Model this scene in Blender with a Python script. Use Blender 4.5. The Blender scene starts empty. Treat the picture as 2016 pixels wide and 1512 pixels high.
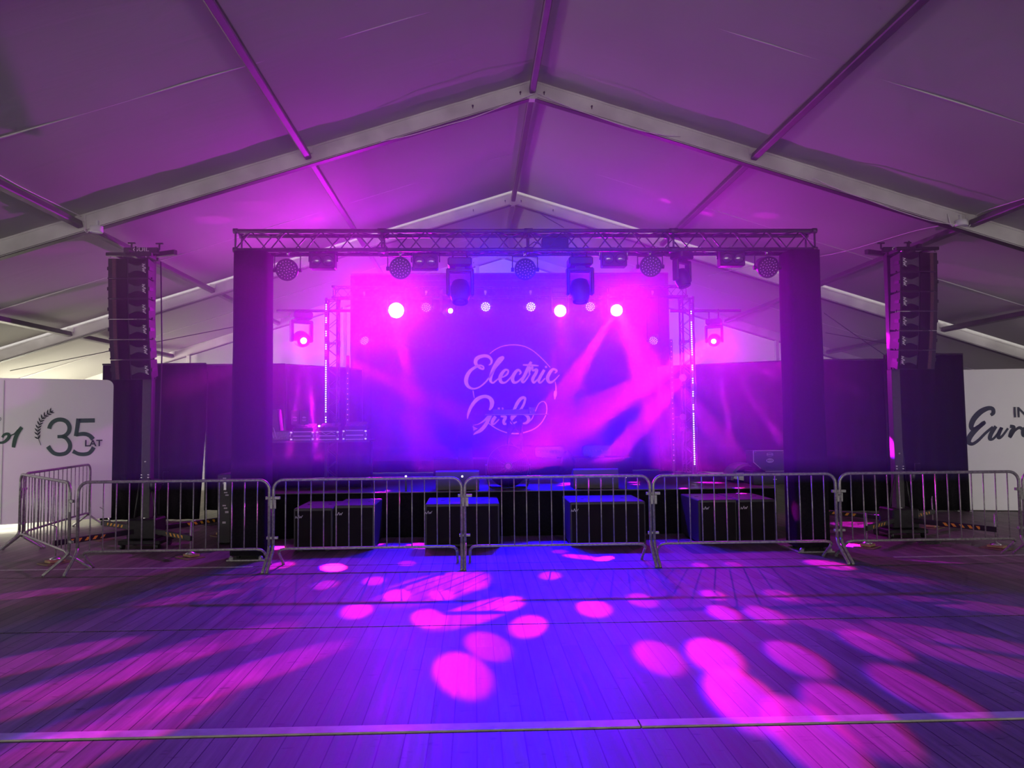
import bpy, math, random
from mathutils import Vector, Matrix
random.seed(7)
PI = math.pi
sc = bpy.context.scene
C = sc.collection

# ------------------------------------------------------------------ camera
F = 1400.0
PX, PY = 975.0, 756.0                       # principal point
CAM = Vector((0, 0, 1.87))
v = Vector((934 - PX, -(829 - PY), -F)).normalized()      # tent axis seen from the camera
s_ = 0.0075
t_ = -(v.x + v.y * s_) / v.z
u = Vector((1, s_, t_)).normalized()
w = u.cross(v).normalized()
Rm = Matrix((u, v, w))                       # camera -> world
cd = bpy.data.cameras.new('camera')
cam = bpy.data.objects.new('camera', cd)
C.objects.link(cam)
cam.matrix_world = Matrix.Translation(CAM) @ Rm.to_4x4()
cd.sensor_width = 36
cd.lens = F * 36 / 2016
cd.shift_x = (1008 - PX) / 2016
cd.clip_end = 200
sc.camera = cam

def ray(px, py):
    return Rm @ Vector((px - PX, -(py - PY), -F))
def at(px, py, Y):
    d = ray(px, py); return CAM + d * ((Y - CAM.y) / d.y)
def atz(px, py, z=0.0):
    d = ray(px, py); return CAM + d * ((z - CAM.z) / d.z)
def on_plane(px, py, P, N):
    d = ray(px, py); return CAM + d * ((P - CAM).dot(N) / d.dot(N))

# ------------------------------------------------------------------ render look
sc.view_settings.view_transform = 'Standard'
sc.view_settings.look = 'None'
sc.view_settings.gamma = 1
sc.view_settings.exposure = 0.0
sc.view_settings.use_curve_mapping = False
cy = sc.cycles
cy.use_light_tree = False
cy.max_bounces = 4
cy.diffuse_bounces = 3
cy.glossy_bounces = 2
cy.transmission_bounces = 2
cy.volume_bounces = 0
cy.transparent_max_bounces = 4
cy.use_denoising = True
cy.use_adaptive_sampling = True
cy.adaptive_threshold = 0.05
cy.adaptive_min_samples = 12
cy.sample_clamp_indirect = 4
cy.sample_clamp_direct = 0
cy.volume_step_rate = 1.0
cy.volume_max_steps = 64
cy.caustics_reflective = False
cy.caustics_refractive = False

# ------------------------------------------------------------------ materials
def mat(name, col, rough=0.6, metal=0.0, emit=None, es=1.0, noise=None, bump=0.0, nscale=20, spec=0.5):
    m = bpy.data.materials.new(name); m.use_nodes = True
    nt = m.node_tree; b = nt.nodes['Principled BSDF']
    b.inputs['Base Color'].default_value = (*col, 1)
    b.inputs['Roughness'].default_value = rough
    b.inputs['Metallic'].default_value = metal
    b.inputs['Specular IOR Level'].default_value = spec
    if emit:
        b.inputs['Emission Color'].default_value = (*emit, 1)
        b.inputs['Emission Strength'].default_value = es
    if noise or bump:
        tc = nt.nodes.new('ShaderNodeTexCoord'); n = nt.nodes.new('ShaderNodeTexNoise')
        n.inputs['Scale'].default_value = nscale; n.inputs['Detail'].default_value = 4
        nt.links.new(tc.outputs['Object'], n.inputs['Vector'])
        if noise:
            r = nt.nodes.new('ShaderNodeValToRGB')
            r.color_ramp.elements[0].position = 0.35; r.color_ramp.elements[1].position = 0.65
            r.color_ramp.elements[0].color = (*noise, 1); r.color_ramp.elements[1].color = (*col, 1)
            nt.links.new(n.outputs['Fac'], r.inputs['Fac']); nt.links.new(r.outputs['Color'], b.inputs['Base Color'])
        if bump:
            bp = nt.nodes.new('ShaderNodeBump'); bp.inputs['Strength'].default_value = bump; bp.inputs['Distance'].default_value = 0.01
            nt.links.new(n.outputs['Fac'], bp.inputs['Height']); nt.links.new(bp.outputs['Normal'], b.inputs['Normal'])
    return m

M = {}
M['black_metal'] = mat('black metal', (0.018, 0.017, 0.02), 0.45, 0.3, noise=(0.03, 0.028, 0.032))
M['black_plastic'] = mat('black plastic', (0.015, 0.014, 0.016), 0.5, noise=(0.022, 0.02, 0.024))
M['grille'] = mat('speaker grille', (0.012, 0.008, 0.011), 0.7, 0.0, bump=0.3, nscale=300, spec=.15)
M['grille_red'] = mat('speaker side port', (0.13, 0.05, 0.055), 0.55, noise=(0.08, 0.03, 0.035), nscale=60)
M['grille_label'] = mat('pale red handle recess', (0.30, 0.16, 0.15), 0.6, noise=(0.2, 0.09, 0.09), nscale=60)
M['horn_grey'] = mat('horn grey', (0.075, 0.075, 0.08), 0.6, noise=(0.05, 0.05, 0.055), nscale=80)
M['black_cloth'] = mat('black stage cloth', (0.009, 0.008, 0.011), 0.95, noise=(0.014, 0.012, 0.016), bump=0.4, nscale=30, spec=0.1)
M['truss'] = mat('truss aluminium', (0.10, 0.10, 0.105), 0.45, 0.6, noise=(0.07, 0.07, 0.075))
M['steel'] = mat('galvanised steel', (0.42, 0.41, 0.40), 0.36, 0.45, noise=(0.26, 0.25, 0.245), bump=0.2, nscale=35)
M['steel_plate'] = mat('galvanised plate', (0.42, 0.42, 0.41), 0.5, 0.4, noise=(0.28, 0.28, 0.27), nscale=25)
M['chrome'] = mat('bright metal', (0.7, 0.7, 0.7), 0.25, 0.9)
M['white'] = mat('white paint', (0.8, 0.8, 0.8), 0.5)
M['white_cable'] = mat('white cable', (0.75, 0.72, 0.72), 0.5)
M['dark_cable'] = mat('dark cable', (0.03, 0.03, 0.03), 0.6)
M['logo_white'] = mat('white badge', (0.85, 0.85, 0.85), 0.4)
M['panel_white'] = mat('white display fabric', (0.90, 0.905, 0.88), 0.8, noise=(0.88, 0.885, 0.86), nscale=3)
M['panel_edge'] = mat('grey display seam', (0.42, 0.42, 0.42), 0.8)
M['green'] = mat('dark green print', (0.045, 0.115, 0.07), 0.7)
M['dark_green'] = mat('blackish green print', (0.022, 0.04, 0.032), 0.7)
M['slate'] = mat('slate print', (0.035, 0.05, 0.06), 0.7)
M['wood_block'] = mat('pine block', (0.42, 0.27, 0.14), 0.7, noise=(0.33, 0.20, 0.10), nscale=12)
M['plate_wood'] = mat('plywood plate', (0.20, 0.13, 0.08), 0.7, noise=(0.15, 0.10, 0.06), nscale=12)
M['deck'] = mat('black stage deck', (0.10, 0.10, 0.105), 0.35, noise=(0.08, 0.08, 0.085), nscale=8)
M['sub_top'] = mat('black cabinet', (0.06, 0.05, 0.065), 0.4, spec=.3, noise=(0.055, 0.055, 0.06), nscale=8)
M['banner'] = mat('dark blue banner cloth', (0.012, 0.008, 0.05), 0.9, noise=(0.010, 0.007, 0.04), nscale=2, spec=.1)
M['banner_print'] = mat('pale pink print', (0.85, 0.62, 0.85), 0.7)
M['case_panel'] = mat('black case panel', (0.03, 0.028, 0.032), 0.5)
M['sticker'] = mat('sticker white', (0.55, 0.5, 0.55), 0.5)
M['tag'] = mat('orange tag', (0.4, 0.15, 0.06), 0.6)
M['red'] = mat('red print', (0.55, 0.05, 0.05), 0.5)
M['glass_lens'] = mat('glass lens', (0.25, 0.23, 0.27), 0.12, 0.85)
M['rafter'] = mat('dusty white aluminium rafter', (0.82, 0.80, 0.78), 0.55, 0.0, noise=(0.60, 0.58, 0.56), nscale=2.2, bump=0.1)
M['rafter_dark'] = mat('rafter groove', (0.05, 0.045, 0.05), 0.6)
M['purlin'] = mat('dull grey purlin', (0.15, 0.14, 0.15), 0.5, 0.2, noise=(0.12, 0.11, 0.12), nscale=4)
M['carpet'] = mat('black underfloor', (0.004, 0.004, 0.004), 0.95)
def emis(name, col, s):
    m = mat(name, (0.02, 0.02, 0.02), 0.4, emit=col, es=s); m.cycles.emission_sampling = 'NONE'; return m
M['lens_hot'] = emis('burning magenta lens', (1.0, 0.5, 1.0), 22)
M['lens_mid'] = emis('lit magenta lens', (1.0, 0.35, 1.0), 12)
M['led_blue'] = emis('lit blue white led', (0.35, 0.55, 1.0), 6)
M['led_violet'] = emis('lit violet led', (0.75, 0.5, 1.0), 2.6)
M['led_pink'] = emis('lit pink led', (1.0, 0.55, 1.0), 3.5)
M['led_white'] = emis('lit white led', (0.62, 0.75, 1.0), 5)
M['led_dim'] = emis('dim violet led', (0.6, 0.25, 1.0), 1.3)
M['led_glow'] = emis('deep blue led', (0.0, 0.02, 1.0), 1.2)
M['led_glint'] = mat('unlit led bead with painted glint', (0.9, 0.75, 0.9), 0.08, 0.0, emit=(0.9, 0.3, 0.9), es=0.15)  # beads are off; the weak emission paints their glints
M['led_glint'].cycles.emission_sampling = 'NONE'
M['small_white'] = emis('small white indicator', (1, 0.85, 0.9), 5)

def stripes():
    m = bpy.data.materials.new('black and yellow hazard stripe'); m.use_nodes = True
    nt = m.node_tree; b = nt.nodes['Principled BSDF']; b.inputs['Roughness'].default_value = 0.5
    tc = nt.nodes.new('ShaderNodeTexCoord'); sp = nt.nodes.new('ShaderNodeSeparateXYZ')
    nt.links.new(tc.outputs['Object'], sp.inputs[0])
    def math_(op, a, bb):
        n = nt.nodes.new('ShaderNodeMath'); n.operation = op
        for i, q in enumerate((a, bb)):
            if q is None: continue
            if isinstance(q, (int, float)): n.inputs[i].default_value = q
            else: nt.links.new(q, n.inputs[i])
        return n.outputs[0]
    a = math_('ADD', sp.outputs['X'], math_('MULTIPLY', sp.outputs['Z'], 0.8))
    f = math_('FRACT', math_('MULTIPLY', a, 9.0), None)
    g = math_('LESS_THAN', f, 0.42)
    # stripes only on the outer half of the leg and inside its face
    h = math_('MULTIPLY', g, math_('GREATER_THAN', sp.outputs['X'], 0.62))
    h = math_('MULTIPLY', h, math_('LESS_THAN', sp.outputs['X'], 1.15))
    h = math_('MULTIPLY', h, math_('LESS_THAN', math_('ABSOLUTE', sp.outputs['Z'], None), 0.022))
    mx = nt.nodes.new('ShaderNodeMix'); mx.data_type = 'RGBA'
    nt.links.new(h, mx.inputs[0])
    mx.inputs[6].default_value = (0.016, 0.015, 0.017, 1); mx.inputs[7].default_value = (0.75, 0.36, 0.03, 1)
    nt.links.new(mx.outputs[2], b.inputs['Base Color'])
    return m
M['stripe'] = stripes()

def fabric(name, col, trans, wr=0.35, sx=1.2, sy=9.0):
    """white pvc tent cloth that lets some daylight through"""
    m = bpy.data.materials.new(name); m.use_nodes = True
    nt = m.node_tree; nt.nodes.clear()
    out = nt.nodes.new('ShaderNodeOutputMaterial')
    d = nt.nodes.new('ShaderNodeBsdfDiffuse'); t = nt.nodes.new('ShaderNodeBsdfTranslucent'); mx = nt.nodes.new('ShaderNodeMixShader')
    tc = nt.nodes.new('ShaderNodeTexCoord'); mp = nt.nodes.new('ShaderNodeMapping')
    mp.inputs['Scale'].default_value = (sx, sy, sx)
    n = nt.nodes.new('ShaderNodeTexNoise'); n.inputs['Scale'].default_value = 1.0; n.inputs['Detail'].default_value = 5
    n.inputs['Distortion'].default_value = 0.6
    n2 = nt.nodes.new('ShaderNodeTexNoise'); n2.inputs['Scale'].default_value = 0.35; n2.inputs['Detail'].default_value = 3
    nt.links.new(tc.outputs['Object'], mp.inputs['Vector']); nt.links.new(mp.outputs[0], n.inputs['Vector'])
    nt.links.new(tc.outputs['Object'], n2.inputs['Vector'])
    bp = nt.nodes.new('ShaderNodeBump'); bp.inputs['Strength'].default_value = wr; bp.inputs['Distance'].default_value = 0.06
    nt.links.new(n.outputs['Fac'], bp.inputs['Height'])
    r = nt.nodes.new('ShaderNodeValToRGB'); r.color_ramp.elements[0].position = 0.3; r.color_ramp.elements[1].position = 0.7
    k = 0.86
    r.color_ramp.elements[0].color = (col[0]*k, col[1]*k, col[2]*k*0.97, 1); r.color_ramp.elements[1].color = (*col, 1)
    nt.links.new(n2.outputs['Fac'], r.inputs['Fac'])
    nt.links.new(r.outputs['Color'], d.inputs['Color']); nt.links.new(r.outputs['Color'], t.inputs['Color'])
    nt.links.new(bp.outputs['Normal'], d.inputs['Normal'])
    mx.inputs[0].default_value = trans
    nt.links.new(d.outputs[0], mx.inputs[1]); nt.links.new(t.outputs[0], mx.inputs[2]); nt.links.new(mx.outputs[0], out.inputs[0])
    return m
M['roof'] = fabric('tent roof cloth', (0.44, 0.43, 0.425), 0.025, wr=.16, sx=.8, sy=4.0)
M['gable'] = fabric('tent wall cloth', (0.72, 0.71, 0.70), 0.34, wr=0.3, sx=4.0, sy=1.0)
M['seam'] = mat('welded roof seam', (0.70, 0.67, 0.68), 0.5)

def floor_mat():
    m = bpy.data.materials.new('worn pine floor boards'); m.use_nodes = True
    nt = m.node_tree; b = nt.nodes['Principled BSDF']
    L = nt.links.new
    def node(t, **kw):
        n = nt.nodes.new(t)
        for k_, v_ in kw.items(): setattr(n, k_, v_)
        return n
    def math_(op, a, bb=None, c=None):
        n = node('ShaderNodeMath', operation=op)
        for i, q in enumerate((a, bb, c)):
            if q is None: continue
            if isinstance(q, (int, float)): n.inputs[i].default_value = q
            else: L(q, n.inputs[i])
        return n.outputs[0]
    tc = node('ShaderNodeTexCoord'); sp = node('ShaderNodeSeparateXYZ'); L(tc.outputs['Object'], sp.inputs[0])
    xs = math_('DIVIDE', sp.outputs['X'], 0.142)
    idx = math_('FLOOR', xs); fr = math_('FRACT', xs)
    row = math_('FLOOR', math_('DIVIDE', math_('ADD', sp.outputs['Y'], 40.0), 2.3))
    cb = node('ShaderNodeCombineXYZ'); L(idx, cb.inputs[0]); L(row, cb.inputs[1])
    wn = node('ShaderNodeTexWhiteNoise'); L(cb.outputs[0], wn.inputs['Vector'])
    mp = node('ShaderNodeMapping'); mp.inputs['Scale'].default_value = (22, 1.1, 1); L(tc.outputs['Object'], mp.inputs['Vector'])
    ad = node('ShaderNodeVectorMath', operation='ADD'); L(mp.outputs[0], ad.inputs[0])
    sc_ = node('ShaderNodeVectorMath', operation='SCALE'); L(wn.outputs['Color'], sc_.inputs[0]); sc_.inputs['Scale'].default_value = 37
    L(sc_.outputs[0], ad.inputs[1])
    g = node('ShaderNodeTexNoise'); g.inputs['Scale'].default_value = 1; g.inputs['Detail'].default_value = 6; g.inputs['Roughness'].default_value = 0.65
    L(ad.outputs[0], g.inputs['Vector'])
    # short dark cross marks (knots and heel marks)
    mp2 = node('ShaderNodeMapping'); mp2.inputs['Scale'].default_value = (5, 16, 1); L(tc.outputs['Object'], mp2.inputs['Vector'])
    k = node('ShaderNodeTexNoise'); k.inputs['Scale'].default_value = 1.2; k.inputs['Detail'].default_value = 3; L(mp2.outputs[0], k.inputs['Vector'])
    kr = node('ShaderNodeValToRGB'); kr.color_ramp.elements[0].position = 0.64; kr.color_ramp.elements[1].position = 0.72
    kr.color_ramp.elements[0].color = (1, 1, 1, 1); kr.color_ramp.elements[1].color = (0.45, 0.4, 0.4, 1); L(k.outputs['Fac'], kr.inputs['Fac'])
    d = node('ShaderNodeTexNoise'); d.inputs['Scale'].default_value = 0.8; d.inputs['Detail'].default_value = 4; L(tc.outputs['Object'], d.inputs['Vector'])
    r = node('ShaderNodeValToRGB'); r.color_ramp.elements[0].position = 0.3; r.color_ramp.elements[1].position = 0.72
    r.color_ramp.elements[0].color = (0.085, 0.07, 0.066, 1); r.color_ramp.elements[1].color = (0.225, 0.185, 0.175, 1)
    L(g.outputs['Fac'], r.inputs['Fac'])
    val = math_('ADD', math_('MULTIPLY', wn.outputs['Value'], 0.42), 0.68)
    val = math_('MULTIPLY', val, math_('ADD', math_('MULTIPLY', d.outputs['Fac'], 0.7), 0.6))
    gap = math_('MULTIPLY', math_('GREATER_THAN', fr, 0.032), math_('LESS_THAN', fr, 0.98))
    val = math_('MULTIPLY', val, math_('ADD', math_('MULTIPLY', gap, 0.95), 0.05))
    mu = node('ShaderNodeMix', data_type='RGBA', blend_type='MULTIPLY'); mu.inputs[0].default_value = 1
    L(r.outputs['Color'], mu.inputs[6]); L(kr.outputs['Color'], mu.inputs[7])
    vm = node('ShaderNodeVectorMath', operation='SCALE'); L(mu.outputs[2], vm.inputs[0]); L(val, vm.inputs['Scale'])
    L(vm.outputs[0], b.inputs['Base Color'])
    L(math_('ADD', math_('MULTIPLY', g.outputs['Fac'], 0.35), 0.36), b.inputs['Roughness'])
    bp = node('ShaderNodeBump'); bp.inputs['Strength'].default_value = 0.35; bp.inputs['Distance'].default_value = 0.008
    L(math_('ADD', math_('MULTIPLY', g.outputs['Fac'], 0.35), gap), bp.inputs['Height']); L(bp.outputs['Normal'], b.inputs['Normal'])
    return m
M['floor'] = floor_mat()
M['strip'] = mat('pale floor joint board', (0.42, 0.39, 0.38), 0.4, noise=(0.30, 0.28, 0.27), nscale=9)

# ------------------------------------------------------------------ mesh helper
class MB:
    def __init__(s, Mx=None): s.v = []; s.f = []; s.sm = []; s.M = Mx
    def add(s, vs, fs, smooth=False):
        o = len(s.v)
        if s.M is not None: vs = [s.M @ Vector(q) for q in vs]
        s.v += [tuple(q) for q in vs]
        s.f += [tuple(i + o for i in f) for f in fs]; s.sm += [smooth] * len(fs)
        return s
    def box(s, c, d, Mx=None, bev=0.0):
        x, y, z = (q / 2 for q in d)
        if bev:
            b = min(bev, x * .9, y * .9, z * .9)
            vs = []; idx = {}
            for sx in (-1, 1):
                for sy in (-1, 1):
                    for sz in (-1, 1):
                        for k, (a, bb, cc) in enumerate(((0, b, b), (b, 0, b), (b, b, 0))):
                            idx[(sx, sy, sz, k)] = len(vs); vs.append(Vector((sx * (x - a), sy * (y - bb), sz * (z - cc))))
            fs = []
            P = idx
            for sg in (-1, 1):
                q = [P[(sg, -1, -1, 0)], P[(sg, 1, -1, 0)], P[(sg, 1, 1, 0)], P[(sg, -1, 1, 0)]]; fs.append(q if sg > 0 else q[::-1])
                q = [P[(-1, sg, -1, 1)], P[(-1, sg, 1, 1)], P[(1, sg, 1, 1)], P[(1, sg, -1, 1)]]; fs.append(q if sg > 0 else q[::-1])
                q = [P[(-1, -1, sg, 2)], P[(1, -1, sg, 2)], P[(1, 1, sg, 2)], P[(-1, 1, sg, 2)]]; fs.append(q if sg > 0 else q[::-1])
            for a in (-1, 1):
                for c2 in (-1, 1):
                    fs.append([P[(a, c2, -1, 0)], P[(a, c2, 1, 0)], P[(a, c2, 1, 1)], P[(a, c2, -1, 1)]])
                    fs.append([P[(a, -1, c2, 0)], P[(a, 1, c2, 0)], P[(a, 1, c2, 2)], P[(a, -1, c2, 2)]])
                    fs.append([P[(-1, a, c2, 1)], P[(1, a, c2, 1)], P[(1, a, c2, 2)], P[(-1, a, c2, 2)]])
            for sx in (-1, 1):
                for sy in (-1, 1):
                    for sz in (-1, 1): fs.append([P[(sx, sy, sz, k)] for k in range(3)])
        else:
            vs = [Vector((i * x, j * y, k * z)) for i in (-1, 1) for j in (-1, 1) for k in (-1, 1)]
            fs = [(0, 1, 3, 2), (4, 6, 7, 5), (0, 4, 5, 1), (2, 3, 7, 6), (0, 2, 6, 4), (1, 5, 7, 3)]
        c = Vector(c)
        vs = [(Mx @ q if Mx is not None else q) + c for q in vs]
        return s.add(vs, fs)
    def tube(s, pts, r, n=8, cap=True, closed=False):
        pts = [Vector(p) for p in pts]; k = len(pts); rings = []; vs = []
        prev = None
        for i, p in enumerate(pts):
            if closed: d = pts[(i + 1) % k] - pts[i - 1]
            elif i == 0: d = pts[1] - p
            elif i == k - 1: d = p - pts[-2]
            else: d = (pts[i + 1] - p).normalized() + (p - pts[i - 1]).normalized()
            d = d.normalized()
            if prev is None:
                a = Vector((0, 0, 1)) if abs(d.z) < 0.9 else Vector((1, 0, 0))
                e = d.cross(a).normalized()
            else:
                e = (prev - d * prev.dot(d)).normalized()
            prev = e; g = d.cross(e)
            rr = r[i] if isinstance(r, (list, tuple)) else r
            rings.append(len(vs))
            for j in range(n):
                q = 2 * PI * j / n; vs.append(p + (e * math.cos(q) + g * math.sin(q)) * rr)
        fs = []
        m = k if closed else k - 1
        for i in range(m):
            a, b = rings[i], rings[(i + 1) % k]
            for j in range(n): fs.append((a + j, a + (j + 1) % n, b + (j + 1) % n, b + j))
        s.add(vs, fs, True)
        if cap and not closed:
            o = len(s.v) - len(vs)
            s.f += [tuple(o + rings[0] + j for j in range(n))[::-1], tuple(o + rings[-1] + j for j in range(n))]; s.sm += [False, False]
        return s
    def lathe(s, prof, c=(0, 0, 0), axis=None, n=20):
        """prof: (radius, height) pairs along local z, turned so that z follows axis"""
        Q = Vector((0, 0, 1)).rotation_difference(Vector(axis).normalized()) if axis is not None else None
        vs = []; fs = []; c = Vector(c)
        for (r, h) in prof:
            for j in range(n):
                a = 2 * PI * j / n; q = Vector((r * math.cos(a), r * math.sin(a), h))
                vs.append((Q @ q if Q else q) + c)
        for i in range(len(prof) - 1):
            for j in range(n): fs.append((i * n + j, i * n + (j + 1) % n, (i + 1) * n + (j + 1) % n, (i + 1) * n + j))
        s.add(vs, fs, n > 12)
        o = len(s.v) - len(vs)
        if prof[0][0] > 1e-6: s.f.append(tuple(o + j for j in range(n))[::-1]); s.sm.append(False)
        if prof[-1][0] > 1e-6: s.f.append(tuple(o + (len(prof) - 1) * n + j for j in range(n))); s.sm.append(False)
        return s
    def prism(s, poly, d0, d1, fn):
        """poly in 2d, fn(a, b, depth) -> 3d"""
        n = len(poly); vs = [fn(a, b, d0) for a, b in poly] + [fn(a, b, d1) for a, b in poly]
        fs = [tuple(range(n)), tuple(range(2 * n - 1, n - 1, -1))] + [(i, i + n, (i + 1) % n + n, (i + 1) % n) for i in range(n)]
        return s.add(vs, fs)
    def build(s, name, m, parent=None, loc=None):
        me = bpy.data.meshes.new(name); me.from_pydata(s.v, [], s.f)
        me.polygons.foreach_set('use_smooth', s.sm); me.validate(); me.update()
        o = bpy.data.objects.new(name, me); C.objects.link(o)
        me.materials.append(M[m] if isinstance(m, str) else m)
        if parent is not None: o.parent = parent
        if loc is not None: o.location = loc
        return o

def tag(o, label=None, cat=None, group=None, kind=None):
    if label: o['label'] = label
    if cat: o['category'] = cat
    if group: o['group'] = group
    if kind: o['kind'] = kind
    return o
def thing(name, loc, rz=0, label=None, cat=None, group=None):
    o = bpy.data.objects.new(name, None); C.objects.link(o); o.empty_display_size = .1
    o.location = loc; o.rotation_euler = (0, 0, rz)
    return tag(o, label, cat, group)
def dup(o, loc=None, rz=None, label=None, parent=None):
    c = o.copy(); C.objects.link(c)
    if parent is not None: c.parent = parent
    if loc is not None: c.location = loc
    if rz is not None: c.rotation_euler = (0, 0, rz)
    if label: c['label'] = label
    for ch in list(o.children): dup(ch, parent=c)
    return c
def text(name, body, size, m, parent, loc, rot, ext=0.001, off=0.0, sx=1.0):
    cu = bpy.data.curves.new(name, 'FONT'); cu.body = body; cu.size = size; cu.extrude = ext; cu.offset = off
    cu.align_x = 'CENTER'; cu.align_y = 'CENTER'; cu.resolution_u = 3
    cu.materials.append(M[m])
    o = bpy.data.objects.new(name, cu); C.objects.link(o); o.parent = parent
    bpy.context.view_layer.update()
    me = bpy.data.meshes.new_from_object(o.evaluated_get(bpy.context.evaluated_depsgraph_get()))
    bpy.data.objects.remove(o); bpy.data.curves.remove(cu)
    o = bpy.data.objects.new(name, me); C.objects.link(o); o.parent = parent
    o.location = loc; o.rotation_euler = rot; o.scale = (sx, 1, 1)
    return o
def spline(pts, n=6):
    out = []
    for i in range(len(pts) - 1):
        p0 = pts[max(i - 1, 0)]; p1 = pts[i]; p2 = pts[i + 1]; p3 = pts[min(i + 2, len(pts) - 1)]
        for k in range(n):
            t = k / n
            out.append(tuple(0.5 * ((2 * b) + (-a + c) * t + (2 * a - 5 * b + 4 * c - d) * t * t + (-a + 3 * b - 3 * c + d) * t ** 3)
                             for a, b, c, d in zip(p0, p1, p2, p3)))
    out.append(tuple(pts[-1]))
    return out
def ribbon(mb, pts, fn, th, smooth=6):
    """pts: (x, y, width) in drawing units, fn maps (x, y, depth) to space"""
    if smooth: pts = spline(pts, smooth)
    L, R_ = [], []
    for i, p in enumerate(pts):
        a = pts[max(i - 1, 0)]; b = pts[min(i + 1, len(pts) - 1)]
        dx, dy = b[0] - a[0], b[1] - a[1]; l = math.hypot(dx, dy) or 1
        nx, ny = -dy / l, dx / l; h = p[2] / 2
        L.append((p[0] + nx * h, p[1] + ny * h)); R_.append((p[0] - nx * h, p[1] - ny * h))
    vs = []; n = len(pts)
    for a, b in zip(L, R_): vs += [fn(*a, 0), fn(*b, 0), fn(*a, th), fn(*b, th)]
    fs = []
    for i in range(n - 1):
        o = i * 4; q = o + 4
        fs += [(o + 2, o + 3, q + 3, q + 2), (o, q, q + 1, o + 1), (o, o + 2, q + 2, q), (o + 1, q + 1, q + 3, o + 3)]
    fs += [(0, 1, 3, 2), (n * 4 - 4, n * 4 - 2, n * 4 - 1, n * 4 - 3)]
    mb.add(vs, fs)

# ================================================================== THE TENT
RX, ZR, SL = 0.86, 6.73, 0.31          # ridge x, ridge height, slope
HALF = 12.6
FR = [-10.04, -5.04, -0.04, 4.96, 9.96, 14.96, 19.96]
def zroof(x): return ZR - SL * abs(x - RX)

# roof cloth, one sheet per bay; at the frame near 15 m the sheets stop short and daylight shows
for i in range(len(FR) - 1):
    y0 = FR[i] + 0.03; y1 = FR[i + 1] - 0.03
    if i == 4: y1 = FR[i + 1] - 0.2
    mb = MB(); nx, ny = 96, 30
    grid = []
    for a in range(nx + 1):
        x = RX - HALF + 2 * HALF * a / nx
        for b in range(ny + 1):
            t = b / ny; y = y0 + (y1 - y0) * t
            ed = min(t, 1 - t)
            sag = -0.05 * math.sin(PI * t)
            rip = 0.012 * math.sin(x * 9.0 + i * 2 + math.sin(y * 2.2) * 1.5) * math.exp(-ed * 9) + 0.006 * math.sin(x * 3.1 + y * 2.7 + i)
            grid.append((x, y, zroof(x) + sag + rip * (1 if 0 < ed else 0)))
    fs = [(a * (ny + 1) + b, (a + 1) * (ny + 1) + b, (a + 1) * (ny + 1) + b + 1, a * (ny + 1) + b + 1) for a in range(nx) for b in range(ny)]
    mb.add(grid, fs, True)
    tag(mb.build('ceiling', 'roof'), kind='structure')
    ym = (FR[i] + FR[i + 1]) / 2
    mb = MB()
    for sg in (-1, 1):
        mb.tube([(RX + sg * (0.1 + (HALF - .1) * k / 12), ym, zroof(RX + sg * HALF * k / 12) - 0.066) for k in range(13)], 0.011, 5)
    tag(mb.build('ceiling_seam', 'seam'), kind='structure')

# rafters and legs of the frames
def frame(y, k):
    t = thing('roof_frame', (RX, y, 0)); t['kind'] = 'structure'
    for sg in (-1, 1):
        ang = math.atan(SL) * sg
        ln = HALF / math.cos(ang)
        mb = MB()
        h = 0.235
        # profile extruded along the slope: body with a lip at the top and a groove at the bottom
        def fn(a, z, d): return (a, d, z)
        def P(xx, dz): return (sg * xx, ZR - SL * xx + dz)
        poly = [P(0.0, -0.01), P(HALF, -0.01), P(HALF, -0.01 - h), P(0.0, -0.01 - h)]
        mb.prism(poly, -0.055, 0.055, fn)
        poly = [P(0.0, 0.0), P(HALF, 0.0), P(HALF, -0.028), P(0.0, -0.028)]
        mb.prism(poly, -0.068, 0.068, fn)
        mb.build('rafter', 'rafter', t)
        g = MB()
        poly = [P(0.02, -h - 0.004), P(HALF, -h - 0.004), P(HALF, -h - 0.022), P(0.02, -h - 0.022)]
        g.prism(poly, -0.05, 0.05, fn)
        poly = [P(0.0, -h + 0.006), P(HALF, -h + 0.006), P(HALF, -h - 0.001), P(0.0, -h - 0.001)]
        g.prism(poly, -0.0575, 0.0575, fn)
        g.build('groove', 'rafter_dark', t)
        l = MB(); zt = ZR - SL * HALF
        l.box((sg * HALF, 0, zt / 2 - 0.02), (0.2, 0.11, zt), bev=.01)
        l.build('column', 'rafter', t)
    a = MB()
    a.box((0, -0.062, ZR - 0.15), (0.085, 0.016, 0.26), bev=.004)
    a.prism([(-0.06, ZR - .03), (0.06, ZR - .03), (0.075, ZR - .27), (-0.075, ZR - .27)], -0.06, 0.06, lambda p, q, d: (p, d, q))
    a.build('ridge_bracket', 'rafter', t)
    b = MB()
    for (x, dz) in ((0, -0.15), (-0.17, -0.13), (0.17, -0.13), (-0.85, -0.12), (0.85, -0.12)):
        z = ZR - SL * abs(x) + dz
        b.lathe([(0.013, 0), (0.013, 0.02), (0.006, 0.026)], (x, -0.055, z), (0, -1, 0), 8)
        b.box((x, -0.06, z - .02), (.012, .01, .03))
    b.build('bolt', 'rafter_dark', t)
    for sg in (-1, 1):                    # shoe plates where the purlins sit
        for q in (3.17, 6.3, 9.2):
            b = MB(); b.box((sg * q, 0, ZR - SL * q - 0.05), (0.14, 0.17, 0.10), bev=.01); b.build('purlin_shoe', 'rafter', t)
    return t
for k, y in enumerate(FR): frame(y, k)
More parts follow.
